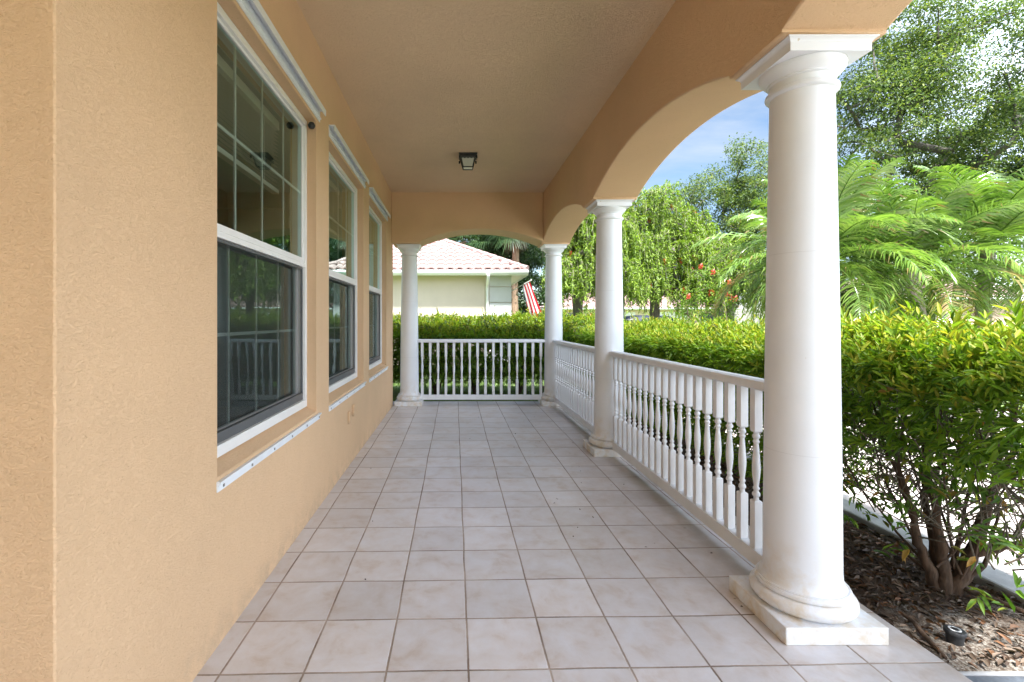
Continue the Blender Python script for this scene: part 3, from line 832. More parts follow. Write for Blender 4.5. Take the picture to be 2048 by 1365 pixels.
def hedge_foliage(parent, ax, lo, hi, c0, c1, zlo, ztop, n_top, n_face, n_in, leafL, n_tall=40, open_low=0.0, leafW=0.24, drop=0.18, pw=0.5):
    """box-shaped clipped hedge along axis ax from lo to hi, c0..c1 across (c0 = side facing the porch)"""
    def put(s, c, z):
        return np.stack([c, s, z], 1) if ax == 'y' else np.stack([s, c, z], 1)
    def topz(s, c):
        m = (c-c0)/(c1-c0)
        w = np.array([mnoise.noise((x*1.1, y*1.1, 5.0))*0.07+mnoise.noise((x*4.1, y*4.1, 2.0))*0.05 for x, y in zip(s, c)])
        edge = np.clip(1-np.abs(m-0.5)*2, 0, 1)**pw
        return ztop - drop*(1-edge) + w
    # top layer: bright upright shoots
    s = rng.uniform(lo, hi, n_top); c = rng.uniform(c0, c1, n_top)
    z = topz(s, c) - rng.uniform(0.0, 0.14, n_top)
    D = np.stack([rng.normal(0,0.45,n_top), rng.normal(0,0.45,n_top), np.full(n_top, 1.0)], 1)
    A = shoots(put(s,c,z), D, 7, rng.uniform(0.06,0.13,n_top), leafL, leafW)
    # a few tall sprigs
    s = rng.uniform(lo, hi, n_tall); c = rng.uniform(c0, c1, n_tall); z = topz(s, c)-0.02
    D = np.stack([rng.normal(0,0.25,n_tall), rng.normal(0,0.25,n_tall), np.full(n_tall, 1.0)], 1)
    T = shoots(put(s,c,z), D, 10, rng.uniform(0.12,0.28,n_tall), leafL*1.12, leafW*0.95)
    top = join_leaves([leaf_arrays(*A, 0.3, 0.18), leaf_arrays(*T, 0.3, 0.2)])
    np_mesh('young_leaves', *top, M['shoot'], parent)
    # side faces: leaves turned outwards, thinner towards the bottom
    s = rng.uniform(lo, hi, n_face); side = rng.random(n_face) < 0.72
    c = np.where(side, c0 + rng.gamma(1.2, 0.05, n_face)*np.sign(c1-c0), c1 - rng.gamma(1.2, 0.06, n_face)*np.sign(c1-c0))
    zt = ztop-drop*0.8
    z = zt - (zt-zlo)*rng.power(1.0+open_low, n_face)**1.0*rng.random(n_face)**open_low if False else zt-(zt-zlo)*rng.random(n_face)**(1.0+open_low)
    dn = np.where(side, -np.sign(c1-c0), np.sign(c1-c0))
    o = rng.normal(0, 0.5, n_face)
    D = np.stack([dn*0.9, o, rng.normal(0.15,0.45,n_face)], 1) if ax == 'y' else np.stack([o, dn*0.9, rng.normal(0.15,0.45,n_face)], 1)
    B = shoots(put(s,c,z), D, 6, rng.uniform(0.05,0.12,n_face), leafL*1.05, leafW)
    np_mesh('foliage', *leaf_arrays(*B, 0.3, 0.2), M['hedge'], parent)
    tw = MB()
    for k in range(int((hi-lo)*55)):
        p = put(rng.uniform(lo,hi,1), np.array([c0+(c1-c0)*rng.uniform(-0.02,0.6)]), rng.uniform(zlo, ztop-0.1, 1))[0]
        e = p+rng.normal(0,0.13,3)+np.array([0,0,0.12]); q = e+rng.normal(0,0.07,3)
        tw.tube([p, e, q], [0.0045,0.003,0.0015], 4)
    tw.build('twig', M['twig'], parent, fix=False)['kind'] = 'stuff'
    # inside
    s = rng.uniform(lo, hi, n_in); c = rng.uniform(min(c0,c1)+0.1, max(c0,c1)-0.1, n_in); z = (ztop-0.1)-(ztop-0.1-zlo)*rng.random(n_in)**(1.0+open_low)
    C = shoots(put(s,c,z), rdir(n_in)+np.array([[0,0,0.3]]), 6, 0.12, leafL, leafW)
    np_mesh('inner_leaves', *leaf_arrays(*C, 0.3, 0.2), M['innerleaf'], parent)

def shrub_stems(parent, bases, height, spread, r0, name='stem', mat=None, nb=5, sub=3):
    for (bx, by, bz) in bases:
        b = MB()
        for k in range(nb):
            a = 2*math.pi*k/nb + random.uniform(-0.5, 0.5); s = spread*random.uniform(0.5, 1.0)
            pts = [Vector((bx+random.uniform(-0.03,0.03), by+random.uniform(-0.03,0.03), bz-0.03))]
            h = height*random.uniform(0.8, 1.05)
            for j in range(1, 6):
                u = j/5
                pts.append(Vector((bx+math.cos(a)*s*u**1.2+random.uniform(-0.03,0.03), by+math.sin(a)*s*u**1.2+random.uniform(-0.03,0.03), bz+h*u)))
            rr = r0*random.uniform(0.6, 1.0)
            b.tube(pts, [rr*(1-0.75*j/5) for j in range(6)], 7)
            for q in range(sub):
                j = random.choice((2,3,4)); p = pts[j]; e = p+Vector((random.uniform(-0.3,0.3), random.uniform(-0.3,0.3), random.uniform(0.12,0.4)))
                m_ = (p+e)/2+Vector((random.uniform(-.03,.03),random.uniform(-.03,.03),-0.02))
                b.tube([p, m_, e], [rr*0.4, rr*0.28, rr*0.12], 5)
        b.build(name, mat or M['bark'], parent, smooth=60, fix=False)

# side hedge beyond the railing
t = empty('hedge', (0,0,0), 0, 'long clipped hedge outside the side railings', 'hedge')
hedge_foliage(t, 'y', 3.35, 9.2, 2.42, 3.38, 0.12, 1.27, 7600, 6800, 3000, 0.068, 130, 0.35)
shrub_stems(t, [(2.85, 4.0, GZ), (2.78, 5.1, GZ), (2.85, 6.2, GZ), (2.8, 7.3, GZ), (2.85, 8.4, GZ)], 1.05, 0.45, 0.032)
# end hedge
t = empty('hedge', (0,0,0), 0, 'clipped hedge with gaps at its foot behind the end railing', 'hedge')
hedge_foliage(t, 'x', -3.2, 3.3, 9.30, 10.5, 0.16, 1.46, 7600, 8600, 6000, 0.082, 160, 0.1, drop=0.42, pw=0.9)
shrub_stems(t, [(-1.5, 9.9, -0.17), (-0.4, 9.95, -0.17), (0.42, 9.85, -0.17), (1.35, 9.9, -0.17), (2.3, 9.9, -0.17)], 1.1, 0.55, 0.034, nb=7)

# near shrub with its trunks in view
t = empty('shrub', (2.76, 2.66, GZ), 0, 'big leafy shrub with bare forked trunks beside the nearest column', 'shrub')
def rel(p): return (p[0]-2.76, p[1]-2.66, p[2]-GZ)
def limb(pts, rads, name='trunk', m='bark'):
    b = MB(); q = [Vector(rel(p)) for p in pts]
    # resample with a little wander
    out, rr = [], []
    for i in range(len(q)-1):
        for k in range(4):
            u = k/4; p = q[i].lerp(q[i+1], u)
            w = 0.007
            out.append(p+Vector((random.uniform(-w,w), random.uniform(-w,w), random.uniform(-w,w)))); rr.append((rads[i]*(1-u)+rads[i+1]*u)*random.uniform(0.9,1.12)*0.68)
    out.append(q[-1]); rr.append(rads[-1])
    b.tube(out, rr, 9)
    return b
TR = [
 ([(2.765,2.66,-0.17),(2.755,2.66,0.02),(2.735,2.655,0.15),(2.700,2.65,0.33),(2.680,2.66,0.50),(2.665,2.68,0.74),(2.69,2.70,0.95),(2.72,2.70,1.12)], [0.058,0.046,0.036,0.030,0.027,0.022,0.016,0.008]),
 ([(2.74,2.67,-0.15),(2.69,2.68,0.02),(2.625,2.68,0.17),(2.635,2.70,0.28),(2.575,2.70,0.48),(2.50,2.71,0.70),(2.46,2.72,0.90),(2.42,2.74,1.05)], [0.050,0.036,0.032,0.026,0.015,0.012,0.010,0.005]),
 ([(2.635,2.70,0.24),(2.60,2.74,0.45),(2.545,2.80,0.66),(2.52,2.86,0.95)], [0.020,0.014,0.011,0.006]),
 ([(2.80,2.66,-0.16),(2.85,2.64,0.0),(2.90,2.62,0.14),(2.925,2.60,0.36),(2.98,2.58,0.55),(3.06,2.57,0.72),(3.10,2.60,0.98)], [0.060,0.052,0.046,0.036,0.028,0.020,0.008]),
 ([(2.89,2.62,0.11),(2.98,2.56,0.17),(3.10,2.50,0.22),(3.22,2.44,0.34),(3.34,2.40,0.60)], [0.040,0.034,0.030,0.024,0.012]),
 ([(2.79,2.70,-0.12),(2.80,2.76,0.10),(2.83,2.84,0.36),(2.90,2.90,0.52),(3.0,2.95,0.72),(3.02,3.0,1.0)], [0.036,0.028,0.026,0.022,0.016,0.008]),
 ([(2.82,2.66,-0.14),(2.93,2.66,-0.04),(3.02,2.66,0.08),(3.12,2.70,0.30)], [0.022,0.018,0.015,0.008]),
 ([(2.665,2.68,0.74),(2.60,2.60,0.86),(2.54,2.52,1.0)], [0.014,0.010,0.005]),
 ([(2.68,2.66,0.55),(2.78,2.56,0.68),(2.86,2.48,0.86),(2.9,2.44,1.0)], [0.016,0.012,0.009,0.005]),
 ([(2.98,2.58,0.55),(2.90,2.50,0.70),(2.86,2.40,0.84)], [0.016,0.011,0.005]),
 ([(2.76,2.68,-0.10),(2.66,2.78,0.02),(2.50,2.90,0.10),(2.30,3.05,0.14)], [0.014,0.010,0.008,0.004]),
]
for k in range(10):      # slender side stems
    a = random.uniform(-1.3, 1.3); L_ = random.uniform(0.35, 0.75)
    p = (2.76+random.uniform(-0.05,0.1), 2.66+random.uniform(-0.05,0.08), random.uniform(-0.10,0.02))
    e = (p[0]+math.sin(a)*L_, p[1]+random.uniform(-0.35,0.45), random.uniform(0.75,1.1))
    m_ = ((p[0]+e[0])/2+random.uniform(-.08,.08), (p[1]+e[1])/2+random.uniform(-.08,.08), (p[2]+e[2])/2-0.06)
    TR.append(([p, m_, e], [random.uniform(0.008,0.013), 0.008, 0.003]))
for pts, rads in TR: limb(pts, rads).build('trunk', M['bark'], t, smooth=60, fix=False)
b = MB()
for k in range(520):     # fine twigs between the trunks and the leaf layer
    p = Vector((random.uniform(2.42,3.25), random.uniform(2.05,3.4), random.uniform(0.22,0.85)))
    e = p+Vector((random.uniform(-0.22,0.22), random.uniform(-0.22,0.22), random.uniform(0.02,0.30)))
    m_ = (p+e)/2+Vector((random.uniform(-.04,.04),random.uniform(-.04,.04),random.uniform(-.04,.02)))
    q = e+Vector((random.uniform(-0.12,0.12), random.uniform(-0.12,0.12), random.uniform(-0.05,0.15)))
    b.tube([rel(p), rel(m_), rel(e), rel(q)], [0.0042,0.0034,0.0024,0.0012], 4)
b.build('twig', M['twig'], t, fix=False).__setitem__('kind', 'stuff')
def relA(P): return P - np.array([[2.76, 2.66, GZ]])
def topz(x, y): return 1.27 + np.array([mnoise.noise((a*1.3, c*1.3, 9.0)) for a, c in zip(x, y)])*0.09 - 0.20*np.clip((2.62-x)/0.35, 0, 1)**1.5
n = 2300
x = rng.uniform(2.32, 3.45, n); y = rng.uniform(1.75, 3.6, n); z = topz(x, y)-rng.uniform(0, 0.17, n)
A = shoots(relA(np.stack([x,y,z],1)), np.stack([rng.normal(-0.1,0.5,n), rng.normal(0,0.5,n), np.full(n,1.0)],1), 7, rng.uniform(0.06,0.15,n), 0.072, 0.24)
n = 60
x = rng.uniform(2.4, 3.4, n); y = rng.uniform(1.8, 3.5, n); z = topz(x, y)-0.03
T = shoots(relA(np.stack([x,y,z],1)), np.stack([rng.normal(0,0.28,n), rng.normal(0,0.28,n), np.full(n,1.0)],1), 10, rng.uniform(0.12,0.26,n), 0.092, 0.24)
np_mesh('young_leaves', *join_leaves([leaf_arrays(*A, 0.3, 0.18), leaf_arrays(*T, 0.3, 0.22)]), M['shoot'], t)
n = 740
x = 2.36+rng.gamma(1.4, 0.10, n); y = rng.uniform(1.85, 3.6, n); z = 1.18-0.50*rng.random(n)**1.5
B = shoots(relA(np.stack([x,y,z],1)), np.stack([rng.normal(-0.6,0.4,n), rng.normal(-0.15,0.5,n), rng.normal(0.1,0.5,n)],1), 6, rng.uniform(0.05,0.13,n), 0.078, 0.24)
n = 430       # sparse leafy sprays hanging in the open under-storey
x = rng.uniform(2.40, 3.5, n); y = rng.uniform(1.95, 3.8, n); z = -0.02+0.92*rng.random(n)**0.62
C = shoots(relA(np.stack([x,y,z],1)), np.stack([rng.normal(-0.2,0.7,n), rng.normal(-0.2,0.7,n), rng.normal(0.1,0.5,n)],1), 6, rng.uniform(0.06,0.14,n), 0.085, 0.23)
np_mesh('foliage', *join_leaves([leaf_arrays(*B, 0.3, 0.2)]), M['hedge'], t)
np_mesh('sparse_leaves', *leaf_arrays(*C, 0.3, 0.2), M['bush'], t)
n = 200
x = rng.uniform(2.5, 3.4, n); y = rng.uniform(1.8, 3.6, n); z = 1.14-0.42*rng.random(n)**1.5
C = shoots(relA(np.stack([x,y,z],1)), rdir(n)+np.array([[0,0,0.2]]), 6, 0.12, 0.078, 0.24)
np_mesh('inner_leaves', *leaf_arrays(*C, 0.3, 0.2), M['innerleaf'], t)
n = 110
x = rng.uniform(2.34, 3.3, n); y = rng.uniform(1.95, 3.4, n); z = rng.uniform(0.15, 1.15, n)
np_mesh('yellowing_leaves', *leaf_arrays(relA(np.stack([x,y,z],1)), np.stack([rng.normal(0,0.6,n),rng.normal(0,0.6,n),rng.normal(-0.5,0.4,n)],1), rng.uniform(0.06,0.09,n), rng.uniform(0.02,0.028,n), 0.3, 0.2), M['oldleaf'], t)

# --------------------------------------------------------------------------
# trees
# --------------------------------------------------------------------------
def skeleton(trunk, targets, r0, wander=0.12):
    """joins every target to the nearest earlier node, returns list of (polyline, radii)"""
    nodes = [np.array(p, float) for p in trunk]; parent = [-1]+list(range(len(trunk)-1)); cnt = [0]*len(nodes)
    top = nodes[-1]
    order = sorted(range(len(targets)), key=lambda i: np.linalg.norm(np.array(targets[i])-nodes[max(0,len(trunk)-3)]))
    tips = []
    start = max(1, len(trunk)//2)
    for i in order:
        T = np.array(targets[i], float)
        A = np.array(nodes[start:]); d = np.linalg.norm(A-T, axis=1) + 0.35*np.clip(A[:,2]-T[2], 0, None)
        j = int(np.argmin(d))+start
        p = nodes[j]; L = np.linalg.norm(T-p); k = max(1, int(L/0.55)); prev = j
        for q in range(1, k+1):
            u = q/k; pt = p*(1-u)+T*u
            if q < k: pt = pt + rng.normal(0, wander*0.35, 3) + np.array([0,0,0.10*L*math.sin(math.pi*u)*0.6])
            nodes.append(pt); parent.append(prev); cnt.append(0); prev = len(nodes)-1
        tips.append(prev)
    for tp in tips:
        k = tp
        while k != -1: cnt[k] += 1; k = parent[k]
    mx = max(cnt[0], 1)
    rad = [r0*max(c, 0.5)**0.56/mx**0.56 for c in cnt]
    return nodes, parent, rad, tips
def skeleton_mesh(nodes, parent, rad, sides=6):
    b = MB(); done = set(); child = {}
    for i, p in enumerate(parent):
        if p >= 0: child.setdefault(p, []).append(i)
    def chain(s):
        pts = [s]; 
        while pts[-1] in child:
            ch = sorted(child[pts[-1]], key=lambda i: -rad[i]); pts.append(ch[0])
        return pts
    stack = [(None, 0)]
    while stack:
        pre, s = stack.pop()
        ch = chain(s); pl = ([pre] if pre is not None else [])+ch
        rr = [rad[ch[0]] if (q == pre) else rad[q] for q in pl]
        if len(pl) > 1: b.tube([nodes[q] for q in pl], rr, sides if rr[0] > 0.02 else 4, cap=False)
        for q in ch:
            for c in sorted(child.get(q, []), key=lambda i: -rad[i])[1:]: stack.append((q, c))
    return b

def lobes_points(lobes, n, hollow=0.35):
    w = np.array([l[3]*l[4]*l[5] for l in lobes]); w = w/w.sum()
    out = []
    for k in range(n):
        l = lobes[rng.choice(len(lobes), p=w)]
        r = (hollow + (1-hollow)*rng.random())**(0.6); d = unit(rng.normal(0,1,3))
        out.append((l[0]+d[0]*l[3]*r, l[1]+d[1]*l[4]*r, l[2]+d[2]*l[5]*r))
    return out

def broad_tree(name, base, trunk_h, lobes, ncl, per, cr, leafL, leafW, lm, bm_, r0, label, group=None, lean=(0,0), cat='tree', extra=None):
    t = empty(name, base, 0, label, cat, group)
    tr = [(0,0,-0.15)] + [(lean[0]*u+rng.normal(0,0.03), lean[1]*u+rng.normal(0,0.03), trunk_h*u) for u in (0.25,0.5,0.75,1.0)]
    T = lobes_points(lobes, ncl)
    nodes, par, rad, tips = skeleton(tr, T, r0)
    skeleton_mesh(nodes, par, rad).build('trunk', bm_, t, smooth=60, fix=False)
    C = np.array([nodes[k] for k in tips])
    n = len(C)*per
    cen = np.repeat(C, per, 0)
    size = np.repeat(rng.uniform(0.55, 1.25, len(C)), per)[:,None]
    off = rng.normal(0, 1, (n,3)); off = off/np.maximum(np.linalg.norm(off,axis=1,keepdims=True),1e-6)*(rng.random((n,1))**0.5)*cr*size
    off[:,2] *= 0.62
    P = cen+off
    D = unit(off)+rng.normal(0,0.8,(n,3)); D[:,2] -= 0.15
    L = leafL*rng.uniform(0.7,1.25,n)
    leaves('crown', P, D, L, L*leafW, lm, t, 0.25, 0.12)
    return t

_bl = {}
def blossom(p, d, parent, mat, m, half, ln, wd):
    if mat.name not in _bl:
        q = np.zeros((m,3)); q[:,2] = rng.uniform(-half, half, m)
        o = leaves('flower', q, rdir(m)*np.array([[1,1,0.35]]), ln, wd, mat, parent, 0.1, 0.1); _bl[mat.name] = o.data
    else:
        o = bpy.data.objects.new('flower', _bl[mat.name]); COL.objects.link(o); o.parent = parent
    o.location = tuple(p); o.rotation_mode = 'QUATERNION'; o.rotation_quaternion = Vector(tuple(d)).to_track_quat('Z', 'Y')
def weeping_tree(base, trunk_h, lobes, nst, label, r0=0.16, dens=44, fl=60):
    t = empty('bottlebrush_tree', base, 0, label, 'tree', 'weeping bottlebrush trees')
    tr = [(0,0,-0.15)] + [(0.10*u+rng.normal(0,0.03), rng.normal(0,0.04), trunk_h*u) for u in (0.3,0.6,1.0)]
    T = lobes_points(lobes, nst, 0.25)
    nodes, par, rad, tips = skeleton(tr, T, r0)
    skeleton_mesh(nodes, par, rad).build('trunk', M['barkgrey'], t, smooth=60, fix=False)
    b = MB(); P, D, LL = [], [], []; FP, FD = [], []
    cx = np.mean([l[0] for l in lobes]); cy = np.mean([l[1] for l in lobes])
    for tp in tips:
        o = np.array(nodes[tp])
        for s in range(5):
            out = unit(np.array([o[0]-cx, o[1]-cy, 0])+rng.normal(0,0.9,3)*np.array([1,1,0]))
            ln = rng.uniform(0.35, 1.15); reach = rng.uniform(0.20, 0.62)
            ln = min(ln, max(0.25, o[2]-rng.uniform(1.6,2.4)))
            k = 7; pts = []
            for q in range(k):
                u = q/(k-1)
                pts.append(o + out*reach*(1-(1-u)**2.2) + np.array([0,0, 0.30*math.sin(math.pi*min(u*1.7,1))*0.6 - ln*u**1.8]) + rng.normal(0,0.012,3))
            b.tube(pts, [0.006,0.005,0.0045,0.004,0.003,0.0025,0.002], 3, cap=False)
            m = dens; uu = rng.random(m)**0.7*(k-1.001); i0 = uu.astype(int); f = (uu-i0)[:,None]
            A = np.array(pts); seg = A[i0+1]-A[i0]
            P.append(A[i0]*(1-f)+A[i0+1]*f); D.append(unit(seg)*0.7+rng.normal(0,0.75,(m,3))); LL.append(rng.uniform(0.07,0.13,m))
            if rng.random() < fl/ (4*len(tips)):
                q = rng.integers(3,7); FP.append(A[q]); FD.append(unit(A[q]-A[q-1]))
    b.build('weeping_twigs', M['paletwig'], t, fix=False)
    P = np.concatenate(P); D = np.concatenate(D); LL = np.concatenate(LL)
    leaves('crown', P, D, LL, LL*0.26, M['bottle'], t, 0.2, 0.1)
    if FP:
        for fp, fd in zip(FP[:90], FD[:90]): blossom(fp, fd, t, M['flower'], 70, 0.075, 0.055, 0.010)
    return t

weeping_tree((3.35, 13.2, -0.17), 2.2, [(0.2,0,3.4,0.75,0.8,0.7),(-0.15,-0.2,2.9,0.5,0.6,0.5),(0.7,0.2,4.3,0.8,0.9,0.7),(-0.1,0,4.9,0.6,0.7,0.5),(0.9,-0.4,3.0,0.7,0.6,0.5)], 170, 'weeping bottlebrush tree seen left of and behind the middle column', fl=14)
weeping_tree((6.1, 14.6, -0.17), 2.3, [(0.05,0,5.25,0.75,0.9,0.65),(-0.95,0.1,4.5,0.75,0.9,0.6),(0.95,0,4.45,0.75,0.9,0.6),(-1.6,0,3.5,0.8,0.8,0.55),(0.1,-0.8,3.7,0.9,0.6,0.55),(-0.7,-0.7,2.9,0.8,0.6,0.45),(1.5,-0.2,3.5,0.7,0.8,0.5),(0.8,-0.7,2.8,0.8,0.6,0.4)], 270, 'largest weeping bottlebrush tree with red flowers above the parked car', r0=0.17, fl=40)
weeping_tree((7.9, 13.6, -0.17), 1.9, [(0,0,3.3,0.7,0.8,0.5),(-0.6,0.1,2.8,0.7,0.7,0.4),(0.7,0,2.7,0.7,0.7,0.4)], 100, 'low bright bottlebrush tree between the largest one and the palms', r0=0.12, fl=22)

# live oaks
broad_tree('oak_tree', (14.6, 16.0, -0.17), 4.2, [(0,0,7.5,3.4,3.4,2.6),(2.6,-0.6,9.3,3.6,3.2,2.9),(-0.4,0.6,10.8,2.6,3.0,2.2),(5.2,0.4,7.4,3.2,3.0,2.4),(2.5,-1.2,5.6,3.4,2.6,1.5)],
           520, 200, 0.72, 0.092, 0.50, M['oak'], M['barkgrey'], 0.27, 'tall live oak filling the sky right of the nearest column')
broad_tree('oak_tree', (13.9, 24.5, -0.17), 4.0, [(0,0,7.2,2.7,2.6,2.0),(1.8,0,9.0,2.3,2.4,2.0),(-1.3,0,6.0,2.0,2.2,1.4),(2.6,0,6.0,2.4,2.4,1.6)],
           220, 200, 0.70, 0.11, 0.50, M['oak'], M['barkgrey'], 0.24, 'oak showing in the blue gap left of the nearest column')
broad_tree('oak_tree', (21.5, 15.5, -0.17), 3.6, [(0,0,6.2,2.8,2.8,2.0),(1.5,0,8.0,2.6,2.6,2.0)],
           170, 260, 0.8, 0.12, 0.5, M['darkoak'], M['barkgrey'], 0.28, 'dark oak behind the palms at the right edge')
broad_tree('oak_tree', (10.2, 29.0, -0.17), 3.0, [(0,0,6.2,3.6,2.6,2.2),(-3.0,0,7.4,2.6,2.4,1.9),(3.4,0,5.0,3.2,2.6,1.8)],
           220, 240, 0.9, 0.15, 0.5, M['oak'], M['barkgrey'], 0.26, 'hazy spreading oak behind the largest bottlebrush tree')
broad_tree('leafy_tree', (3.6, 25.0, -0.17), 1.6, [(0,0,3.6,2.2,2.0,2.4),(-1.0,0,5.4,1.8,1.8,2.0)],
           150, 200, 0.7, 0.14, 0.45, M['darkoak'], M['barkgrey'], 0.2, 'dark green tree behind the flag and the cream house')
broad_tree('leafy_tree', (0.6, 30.0, -0.17), 2.4, [(0,0,6.4,3.4,2.2,2.4),(3.4,0,7.2,2.6,2.2,2.4),(-4,0,6.0,3.4,2.2,2.2)],
           220, 200, 0.9, 0.17, 0.45, M['darkoak'], M['barkgrey'], 0.22, 'broad dark tree rising behind the cream house roof')

# feather palms
def feather_palm(base, h, lean, nfr, flen, label, seed, r=0.10):
    global rng
    keep = rng; rng = np.random.default_rng(seed)
    t = empty('feather_palm', base, 0, label, 'palm tree', 'feather palms beyond the hedge')
    b = MB(); top = Vector((lean[0], lean[1], h)); pts, rad = [], []
    for k in range(15):
        u = k/14; pts.append(Vector((lean[0]*u**1.4, lean[1]*u**1.4, -0.1+(h+0.1)*u))); rad.append(r*(1.12-0.25*u)*(1.06 if k % 2 else 0.97))
    b.tube(pts, rad, 12); b.build('trunk', M['palmbark'], t, smooth=60)
    VV, FF, MI, off = [], [], [], 0
    rb = MB()
    for i in range(nfr):
        az = i*2.399963 + rng.normal(0,0.2); lv = i/nfr
        el = R(84 - 112*lv**0.95) + rng.normal(0,0.10); fl = flen*rng.uniform(0.85,1.12)*(0.80+0.28*math.sin(math.pi*min(1,lv+0.15)))
        m = 16; p = np.array([top.x, top.y, top.z]) + np.array([math.cos(az),math.sin(az),0])*0.05; ra = [p]
        e = el; droop = rng.uniform(1.65,2.35)*(0.75+0.25*math.cos(el))*(0.62+0.42*lv)
        for k in range(1, m+1):
            ra.append(ra[-1] + np.array([math.cos(az)*math.cos(e), math.sin(az)*math.cos(e), math.sin(e)])*fl/m)
            e -= droop/m*(0.55+0.9*k/m); e = max(e, R(-84))
        ra = np.array(ra)
        rb.tube(ra, [0.016*(1-0.85*k/m) for k in range(m+1)], 5, cap=False)
        dry = rng.random() < (0.18 if lv > 0.6 else 0.0)
        nl = 56; u = np.linspace(0.13, 0.995, nl); f = u*m; i0 = np.minimum(f.astype(int), m-1); w = (f-i0)[:,None]
        Pb = ra[i0]*(1-w)+ra[i0+1]*w; tg = unit(ra[i0+1]-ra[i0])
        sd = unit(np.cross(tg, np.array([[0,0,1.0]])+0*tg)); up = unit(np.cross(sd, tg))
        ll = flen*0.27*np.sin(np.pi*np.clip(u*0.86+0.14,0,1))**0.55*rng.uniform(0.9,1.1,nl); ll[-1] *= 0.8
        for sgn in (-1, 1):
            d0 = unit(sd*sgn*0.85 + tg*(0.42+0.35*u[:,None]) + up*0.28 + rng.normal(0,0.12,(nl,3)))
            g = np.array([[0,0,-1.0]]); wd = 0.0130*(0.6+0.6*np.sin(np.pi*u))[:,None]
            q = [Pb]; d = d0
            for s in range(3):
                q.append(q[-1]+d*(ll/3)[:,None]); d = unit(d+g*(0.34+0.36*s)*rng.uniform(0.7,1.2,(nl,1)))
            wv = unit(np.cross(d0, up)) if False else unit(tg+up*0.5)
            ws = [wd*0.7, wd, wd*0.75, wd*0.06]
            ring = np.concatenate([np.stack([q[s]-wv*ws[s], q[s]+wv*ws[s]], 1) for s in range(4)], 1)   # nl,8,3
            VV.append(ring.reshape(-1,3)); bb = off+np.arange(nl)[:,None]*8
            for s in range(3): FF.append(bb+np.array([[2*s,2*s+1,2*s+3,2*s+2]])); MI.append(np.full(nl, 0))
            if dry:
                dm = ((u > rng.uniform(0.35,0.6)) & (rng.random(nl) < 0.6)).astype(int)
                for s in range(3): MI[-1-s] = dm
            else:
                tipd = (rng.random(nl) < 0.10).astype(int)
                for s in range(1): MI[-1-s] = tipd
            off += nl*8
    V = np.concatenate(VV); F = np.concatenate(FF); mi = np.concatenate(MI)
    np_mesh('crown', V, F, [M['palm'], M['palmdry']], t, mi=mi)
    rb.build('rachis', M['palm'], t, fix=False)
    rng = keep
    return t
feather_palm((5.75, 7.6, -0.17), 2.45, (0.10,-0.05), 36, 1.75, 'feather palm half hidden behind the nearest column', 3)
feather_palm((7.6, 7.5, -0.17), 2.35, (-0.35,0.0), 36, 1.75, 'feather palm with drooping fronds just right of the nearest column', 5)
feather_palm((8.45, 7.6, -0.17), 2.75, (0.15,0.0), 36, 1.80, 'tallest feather palm, nearest the right edge', 8)
feather_palm((7.1, 9.2, -0.17), 3.1, (0.1,0.1), 32, 1.75, 'feather palm standing behind the other palms', 13)

# fan palms far behind the cream house
def fan_palm(base, h, label, seed, skirt=True):
    global rng
    keep = rng; rng = np.random.default_rng(seed)
    t = empty('fan_palm', base, 0, label, 'palm tree', 'fan palms behind the cream house')
    b = MB(); b.tube([(0.04*math.sin(k),0,-0.1+(h+0.1)*k/10) for k in range(11)], [0.19-0.03*k/10+0.012*(k%2) for k in range(11)], 12); b.build('trunk', bark('fan palm trunk', (0.30,0.20,0.13), 5), t, smooth=60)
    def fans(nf, elr, mat, name, pl, rr):
        VV, FF, off = [], [], 0; pet = MB()
        for i in range(nf):
            az = i*2.4+rng.normal(0,0.3); el = R(rng.uniform(*elr))
            d = np.array([math.cos(az)*math.cos(el), math.sin(az)*math.cos(el), math.sin(el)])
            s = np.array([-math.sin(az), math.cos(az), 0]); p0 = np.array([0,0,h]); p1 = p0+d*pl*rng.uniform(0.7,1.1)+np.array([0,0,-0.12])
            pet.tube([p0,(p0+p1)/2+np.array([0,0,0.05]),p1], 0.014, 4)
            k = 26; a = np.linspace(-1.9,1.9,k)[:,None]
            dd = unit(d*np.cos(a)+s*np.sin(a)+np.array([0,0,-0.15])); L = rr*(0.75+0.25*np.cos(a))
            n_ = np.cross(d, s)
            t1 = p1+dd*L*0.55; t2 = p1+dd*L+np.array([0,0,-1.0])*L*rng.uniform(0.15,0.5,(k,1))
            wv = unit(np.cross(dd, n_[None,:]))*0.028
            V = np.stack([p1+0*t1-wv*0.3, p1+0*t1+wv*0.3, t1-wv, t1+wv, t2-wv*0.1, t2+wv*0.1], 1).reshape(-1,3); bb = off+np.arange(k)[:,None]*6
            VV.append(V); FF += [bb+np.array([[0,1,3,2]]), bb+np.array([[2,3,5,4]])]; off += k*6
        np_mesh(name, np.concatenate(VV), np.concatenate(FF), mat, t); pet.build('petioles' if name == 'crown' else 'dead_petioles', mat, t, fix=False)
    fans(34, (-35, 75), M['darkoak'], 'crown', 1.0, 0.95)
    if skirt: fans(16, (-80, -45), M['deadfrond'], 'dead_fronds', 0.55, 0.6)
    rng = keep
fan_palm((2.93, 23.0, -0.17), 6.25, 'fan palm with a hanging skirt of dead fronds', 21)
fan_palm((0.5, 26.0, -0.17), 5.9, 'green fan palm showing just above the cream roof', 22, False)
fan_palm((1.95, 25.0, -0.17), 5.6, 'fan palm between the cream roof and the skirted palm', 24)

